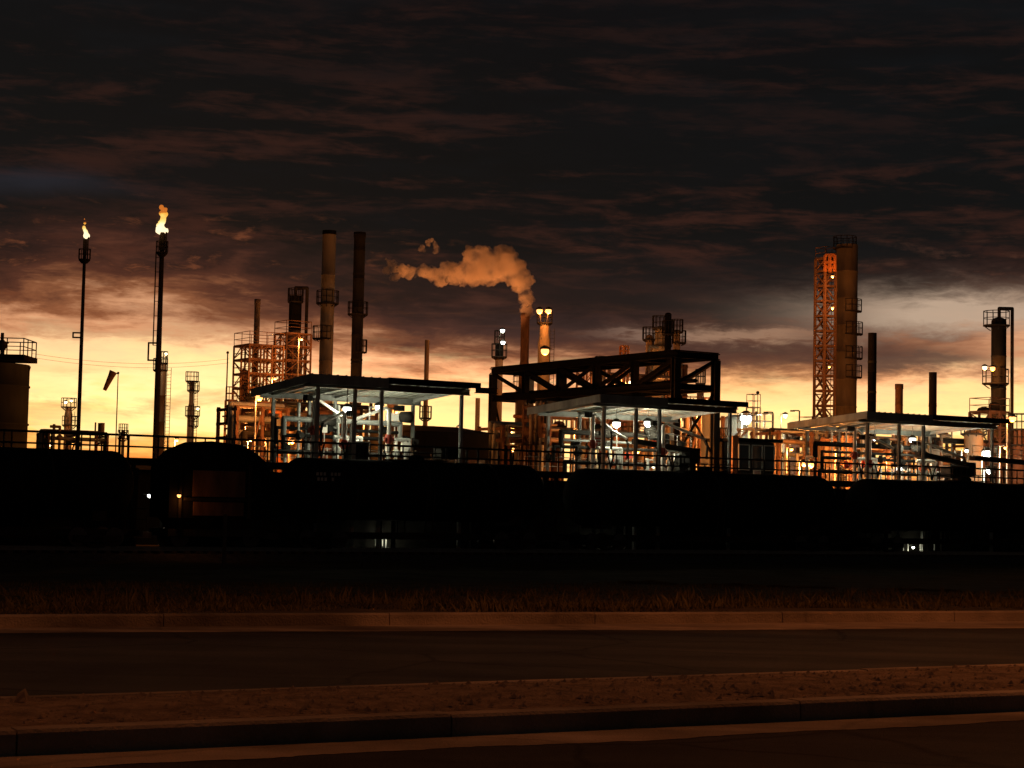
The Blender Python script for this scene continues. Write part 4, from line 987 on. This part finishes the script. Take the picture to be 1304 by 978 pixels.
# dark shed and cabin
def shed(px0, px1, pyt, D, drop, label, name='shed', dp=7, m_='black', z0=0):
    a = down(P(px0, pyt, D)); L = (px1-px0)/FPX*D/TD.x; zr = P(px0, pyt, D).z; ze = zr-drop
    t = thing(name, label, name, a+TD*L/2+ND*dp/2)
    wl = MB(); wl.box(a+TD*L/2+ND*dp/2+Z*(ze/2), (L-.4, dp-.4, ze), TA); wl.build('wall', M[m_], t)
    rf = MB(); 
    v = [down(a+TD*x_+ND*y_, z) for x_, y_, z in ((-.2, -.2, ze), (L+.2, -.2, ze), (L+.2, dp+.2, ze), (-.2, dp+.2, ze), (.6, dp/2, zr), (L-.6, dp/2, zr))]
    rf.add(v, [(0, 1, 5, 4), (2, 3, 4, 5), (1, 2, 5), (3, 0, 4), (0, 3, 2, 1)]); rf.build('roof', M['dark' if m_ != 'dark' else 'black'], t)
    return t, a, L, ze
t, a, L, ze = shed(526, 628, 538, 118, .5, 'low black shed between the left canopy and the truss columns')
for i in range(3): MB().box(a+TD*L*(.2+.3*i)+Z*(ze-2.2)-ND*.0+ND*.18, (1.4, .06, 1.0), TA).build('window', M['glass'], t)
shed(120, 262, 588, 116, .4, 'added low dark shed blocking the sky glow in the gap left of the hopper car')  # dark mass added to cut off the bright sky in the gap
t, a, L, ze = shed(625, 658, 552, 128, .9, 'small dark lean-to between the truss columns')
# cabin
a = down(P(941, 562, 121)); L = 53/FPX*121/TD.x; zt_ = P(941, 562, 121).z
t = thing('cabin', 'dark flat-roofed cabin with tall windows right of the orange column', 'cabin', a+TD*L/2+ND*1.5)
MB().box(a+TD*L/2+ND*1.6+Z*(zt_/2), (L-.2, 2.9, zt_), TA).build('wall', M['dark'], t)
MB().box(a+TD*L/2+ND*1.5+Z*(zt_+.12), (L+.5, 3.6, .2), TA).build('roof', M['black'], t)
for i, x_ in enumerate((.16, .5, .82)):
    wn = MB().box(a+TD*L*x_+ND*.12+Z*(zt_-1.0), (L*.26, .06, 1.5), TA).build('window', M['glass'], t)
    fr = MB()
    for s_ in (-1, 1): fr.box(a+TD*(L*x_+s_*L*.135)+ND*.10+Z*(zt_-1.0), (.07, .12, 1.6), TA); fr.box(a+TD*L*x_+ND*.10+Z*(zt_-1.0+s_*.8), (L*.28, .12, .07), TA)
    fr.build('frame', M['grey'], wn)
p = P(934, 557, 119); one(MB().box(down(p, p.z/2), (.42, .42, p.z), TA).box(down(p, p.z+.05), (.55, .55, .1), TA), 'square_column', M['orange'], 'orange square column at the left corner of the dark cabin', 'column', down(p))
# skyline bits right of the middle canopy: posts with arms
for px, py, sgn, l in ((984, 525, -1, 'left hooked lamp standard on the skyline behind the cabin, unlit'), (1018, 523, -1, 'right hooked lamp standard on the skyline behind the cabin, unlit')):
    p = P(px, py, 150); t = thing('lamp_standard', l, 'lamp post', down(p), 'unlit hooked lamp standards')
    MB().tube(down(p), p, .08, .06, n=8).build('pole', M['dark'], t); MB().path([p, p+Vector((-.5, 0, 0))], .05).build('arm', M['dark'], t); MB().box(p+Vector((-.55, 0, -.03)), (.35, .2, .12)).build('lamp_head', M['dark'], t)
for px, py, l in ((965, 500, 'thin antenna with a ball tip above the low railed platform'), (963, 526, 'shorter ball-tipped antenna beside the bright flood lamp')):
    p = P(px, py, 149); one(MB().tube(down(p), p, .04, .03, n=6).ball(p, .14, 8, 6), 'antenna', M['dark'], l, 'antenna', down(p))
# cables on the skyline
for y0, y1, l in ((450, 457, 'upper thin overhead cable left of the lattice'), (455, 462, 'lower thin overhead cable left of the lattice')):
    a = P(40, y0, 135); b = P(292, y1, 155); mb = MB(); pts = [a.lerp(b, i/14)-Z*(1.4*4*(i/14)*(1-i/14))*.4 for i in range(15)]
    for u_, v2 in zip(pts, pts[1:]): mb.tube(u_, v2, .011, n=5)
    one(mb, 'overhead_cable', M['black'], l, 'cable', a)
# far tanks and sheds closing the skyline
for i, (px, py, wp, D, l) in enumerate(((640, 572, 40, 230, 'distant low tank behind the truss columns'), (985, 575, 46, 240, 'distant low tank behind the cabin'), (1210, 580, 50, 240, 'distant low tank behind the right canopy'))):
    column('storage_tank', l, 'storage tank', px, py, wp, D, 'tan2', top='dome')

# ------------------------------------------------------------------ lamps of the plant
G1 = 'lamps under the canopies'
lamp(442, 521, 102, 'w', 500, .24, 'left white lamp under the left canopy', 'stem', G1, to=1.25)
lamp(483, 519, 104, 'w', 500, .24, 'right white lamp under the left canopy', 'stem', G1, to=1.15)
lamp(785, 540, 113, 'w', 550, .25, 'left white lamp under the middle canopy', 'stem', G1, to=1.1)
lamp(825, 539, 115, 'w', 550, .25, 'right white lamp under the middle canopy', 'stem', G1, to=1.0)
lamp(1162, 560, 127, 'w', 550, .24, 'large white lamp under the right canopy', 'stem', G1, to=.9)
lamp(1114, 559, 124, 'w', 120, .13, 'small white lamp at the posts of the right canopy', 'stem', G1, to=1.0)
L_ = lamp
def D_at(px, q): return F(sq(px, q), q).y
L_(1145, 597, 128, 'w', 150, .2, 'low white lamp below the right canopy')
L_(832, 594, 117, 'w', 40, .1, 'tiny white lamp low on the middle rack')
L_(950, 533, 140, 'w', 1500, .45, 'brightest white flood lamp, between middle canopy and cabin')
L_(640, 421, 163, 'w', 80, .2, 'upper white lamp on the caged column head', 'side', to=Vector((-.4, .3, -.9)))
L_(640.5, 436, 163, 'w', 60, .2, 'lower white lamp on the caged column head', 'side', to=-.4)
L_(687, 396, 178, 'o', 700, .3, 'left lamp on the head of the bright orange column', 'side', to=Vector((.2, .4, -1.6)))
L_(698.5, 396, 178, 'o', 700, .3, 'right lamp on the head of the bright orange column', 'side', to=Vector((-.2, .4, -1.6)))
L_(694, 447, 174, 'o', 1100, .4, 'glaring lamp on the shoulder of the bright orange column', 'side', to=Vector((0, 1.6, 0)))
L_(709, 494, 148, 'y', 80, .2, 'white-yellow lamp at the lower chord of the truss')
L_(779, 489, 160, 'o', 900, .28, 'orange lamp glowing inside the truss')
L_(802, 486, 162, 'y', 300, .14, 'small lamp right of the orange one inside the truss')
L_(791, 484, 163, 'o', 500, .16, 'small orange lamp left of the tiny one inside the truss')
L_(330, 506, 122, 'o', 1100, .24, 'orange lamp under the left tip of the left canopy')
for i, px in enumerate((297, 319, 339)): L_(px, 560, 132, 'o', 2200, .14, ('leftmost', 'middle', 'rightmost')[i]+' of three small orange lamps low in front of the lattice', group='row of small orange lamps')
L_(468, 536, 118, 'o', 500, .13, 'small orange lamp between the left canopy lamps')
L_(505, 524, 124, 'o', 700, .12, 'small orange lamp above the whitish board')
L_(455, 556, 121, 'o', 1500, .13, 'orange lamp behind the pump cabinet of the left rack')
L_(372, 562, 121, 'o', 1500, .16, 'orange lamp at the foot of the left canopy posts')
L_(350, 482, 148, 'o', 1200, .12, 'orange lamp inside the steel lattice')
L_(384, 432, 152, 'o', 1500, .12, 'orange lamp at the top of the column cage')
L_(316, 540, 146, 'o', 1500, .12, 'orange lamp deep in the lattice')
L_(652, 572, 143, 'o', 1600, .2, 'orange lamp at the foot of the truss columns')
L_(676, 545, 148, 'o', 1500, .12, 'orange lamp behind the gray truss column')
L_(737, 548, 119, 'o', 900, .14, 'orange lamp left of the small lettered sign')
L_(862, 560, 121, 'o', 1400, .14, 'orange lamp behind the folding gangway')
L_(812, 575, 119, 'o', 1000, .12, 'orange lamp low behind the middle rack')
L_(873, 526, 130, 'o', 700, .17, 'left orange lamp under the right half of the middle canopy')
L_(893, 525, 131, 'o', 700, .17, 'middle orange lamp under the right half of the middle canopy')
L_(912, 528, 124, 'o', 900, .2, 'right orange lamp under the right half of the middle canopy')
L_(1000, 529, 150, 'y', 400, .2, 'yellow lamp on the skyline above the cabin')
L_(1024, 590, 129, 'o', 3500, .22, 'left of two bright orange lamps left of the right canopy')
L_(1033, 592, 129, 'o', 3500, .22, 'right of two bright orange lamps left of the right canopy')
L_(1008, 572, 133, 'o', 900, .12, 'orange lamp beside the upright pipes right of the cabin')
L_(1070, 575, 130, 'o', 1200, .12, 'orange lamp behind the left posts of the right canopy')
L_(1135, 585, 133, 'o', 900, .12, 'orange lamp behind the middle of the right rack')
L_(1060, 352, 168, 'o', 900, .14, 'orange lamp near the top of the stair tower', 'side', to=.3)
L_(1060, 392, 168, 'o', 900, .14, 'orange lamp halfway up the lit part of the stair tower', 'side', to=.3)
L_(1056, 467, 168, 'o', 500, .12, 'orange lamp low on the stair tower', 'side', to=.3)
L_(1254, 468, 147, 'y', 150, .2, 'pale lamp beside the far right column', 'side', to=1.0)
L_(1264, 469, 148, 'o', 500, .22, 'orange lamp on the flank of the far right column', 'side', to=.6)
L_(1231, 574, 132, 'w', 200, .14, 'small white lamp left of the pale round vessel')
L_(1257, 577, 134, 'w', 900, .34, 'large white lamp in front of the pale round vessel')
L_(1260, 599, 131, 'w', 400, .25, 'white lamp low at the far right rack')
L_(1232, 598, 131, 'w', 200, .16, 'smaller white lamp left of the low far right one')
L_(1289, 533, 136, 'o', 900, .26, 'orange lamp high at the right edge')
L_(1280, 570, 134, 'o', 1500, .12, 'orange lamp beside the brown column at the right edge')
L_(83.5, 512, 234, 'y', 300, .2, 'left tiny lamp on the short column left of the flares', 'side', to=.4)
L_(91, 510, 234, 'y', 300, .2, 'right tiny lamp on the short column left of the flares', 'side', to=-.4)
L_(211.5, 450, 182, 'y', 250, .15, 'tiny lamp on top of the column behind the taller flare', 'side', to=Vector((-.3, .2, -.7)))
L_(252, 520, 225, 'y', 300, .18, 'tiny lamp on the slim column right of the taller flare', 'side', to=-.5)
L_(64, 566, 200, 'y', 200, .2, 'tiny lamp low beside the vertical storage tank')
L_(190.5, 631, 96, 'w', 12, .12, 'small bluish white lamp in the gap left of the hopper car', 'side', to=-.35)
L_(228, 631, D_at(228, -1.75), 'o', 28, .1, 'small warm lamp on the side of the hopper car', 'side', to=ND*.25)
L_(497, 684.5, D_at(497, 3.6), 'w', 25, .1, 'tiny white lamp seen under the tank car below the left canopy')
L_(770, 686, D_at(770, 3.6), 'w', 8, .06, 'tiny white lamp seen under the tank car below the truss')
L_(1163, 697, D_at(1163, 3.6), 'w', 25, .1, 'tiny white lamp seen under the rightmost tank car')
for i, (px, h) in enumerate(((478, .7), (487, .7), (502, .4), (1150, .6), (1156, .6), (1172, .5), (1190, .5))):
    D = D_at(px, 3.9)
    small_post(px, (679 if px < 600 else 691), D, h, .05, 'white', ('first', 'second', 'third')[i]+' white marker post from the left under the tank car below the left canopy' if i < 3 else ('first', 'second', 'third', 'fourth')[i-3]+' white marker post from the left under the rightmost tank car')
p = P(287, 655, 84); one(MB().tube(down(p), p, .09, .08, n=10), 'wooden_post', M['wood'], 'dark wooden post standing in front of the hopper car', 'post', down(p))

# big sodium flood masts in the middle of the plant
for px, py, D, pw, l in ((402, 540, 168, 2200, 'orange flood lamp at the foot of the two tall chimneys'), (655, 545, 184, 3500, 'orange flood lamp at the foot of the smokestack'), (1095, 550, 172, 1200, 'orange flood lamp at the foot of the broad tan column'),
                         (225, 560, 200, 5000, 'orange flood lamp at the foot of the columns behind the taller flare'), (840, 535, 160, 4500, 'orange flood lamp below the pale column behind the truss'), (1250, 555, 147, 1500, 'orange flood lamp below the far right column'), (95, 556, 232, 3000, 'orange flood lamp behind the leftmost flare')):
    lamp(px, py, D, 'o', pw, .2, l)

# ------------------------------------------------------------------ smoke
DS = 190
blobs = [(669, 398, 7.0), (669, 394, 7.5), (668.5, 389, 8), (667.5, 381, 9.5), (665, 373, 11), (663, 364, 12), (660, 355, 15), (652, 346, 19), (643, 336, 20), (632, 341, 21), (620, 345, 19), (610, 333, 20), (603, 345, 18), (616, 326, 14), (641, 325, 11),
         (592, 347, 14), (583, 350, 12), (575, 344, 11), (566, 343, 10), (560, 355, 9), (551, 349, 10), (541, 345, 10), (533, 348, 7), (524, 346, 7), (514, 346, 6.5), (505, 342, 6.5), (496, 337, 6), (490, 343, 5), (504, 354, 4.5), (492, 330, 3.5),
         (538, 317, 4.5), (545, 309, 5), (556, 312, 4.5), (558, 318, 3), (671, 358, 8)]
sm = MB()
for px, py, r in blobs: sm.ball(P(px, py, DS+random.uniform(-.6, .6)), r/FPX*DS, 22, 16)
vm = bpy.data.materials.new('smoke'); vm.use_nodes = True; v3 = vm.node_tree
for n in list(v3.nodes): v3.nodes.remove(n)
vo = v3.nodes.new('ShaderNodeOutputMaterial'); pv = v3.nodes.new('ShaderNodeVolumePrincipled'); tc3 = v3.nodes.new('ShaderNodeTexCoord'); n3_ = v3.nodes.new('ShaderNodeTexNoise')
n3_.inputs['Scale'].default_value = .7; n3_.inputs['Detail'].default_value = 6; n3_.inputs['Roughness'].default_value = .6
mr = v3.nodes.new('ShaderNodeMapRange'); mr.inputs[1].default_value = .4; mr.inputs[2].default_value = .62; mr.inputs[3].default_value = .04; mr.inputs[4].default_value = 1.5
v3.links.new(tc3.outputs['Object'], n3_.inputs['Vector']); v3.links.new(n3_.outputs['Fac'], mr.inputs[0]); v3.links.new(mr.outputs[0], pv.inputs['Density'])
pv.inputs['Color'].default_value = (.96, .82, .7, 1); pv.inputs['Anisotropy'].default_value = .1
v3.links.new(pv.outputs[0], vo.inputs['Volume'])
o = one(sm, 'smoke', vm, 'orange-lit smoke plume drifting left from the smokestack', 'smoke', P(669, 398, DS))
rm = o.modifiers.new('r', 'REMESH'); rm.mode = 'VOXEL'; rm.voxel_size = .13; rm.use_smooth_shade = True
for sc, st_ in ((1.5, 1.5), (.5, .8), (.2, .25)):
    tx = bpy.data.textures.new('smoke_noise', 'CLOUDS'); tx.noise_scale = sc; tx.noise_depth = 3
    dp = o.modifiers.new('d', 'DISPLACE'); dp.texture = tx; dp.strength = st_; dp.mid_level = .5; dp.texture_coords = 'GLOBAL'
def plume_light(px, py, D, pw, label):  # spot added to light the smoke orange from below
    t = lamp(px, py, D, 'o', 0, .25, label)
    l = light(t, P(px, py, D)+Z*.5-ND*.3, (1, .35, .1), pw, .3, spot=54)
    d = P(598, 345, DS) - (P(px, py, D)+Z*.5)
    l.data.spot_blend = .35; l.rotation_euler = d.to_track_quat('-Z', 'Y').to_euler()
plume_light(585, 545, 184, 21000, 'added orange flood lamp left of the smokestack foot, tilted up to light the plume')
# ------------------------------------------------------------------ render
S.render.engine = 'CYCLES'
S.view_settings.view_transform = 'Standard'; S.view_settings.look = 'None'; S.view_settings.exposure = 0; S.view_settings.gamma = 1
try: S.cycles.use_light_tree = True; S.cycles.volume_step_rate = 2; S.cycles.volume_bounces = 2
except Exception: pass
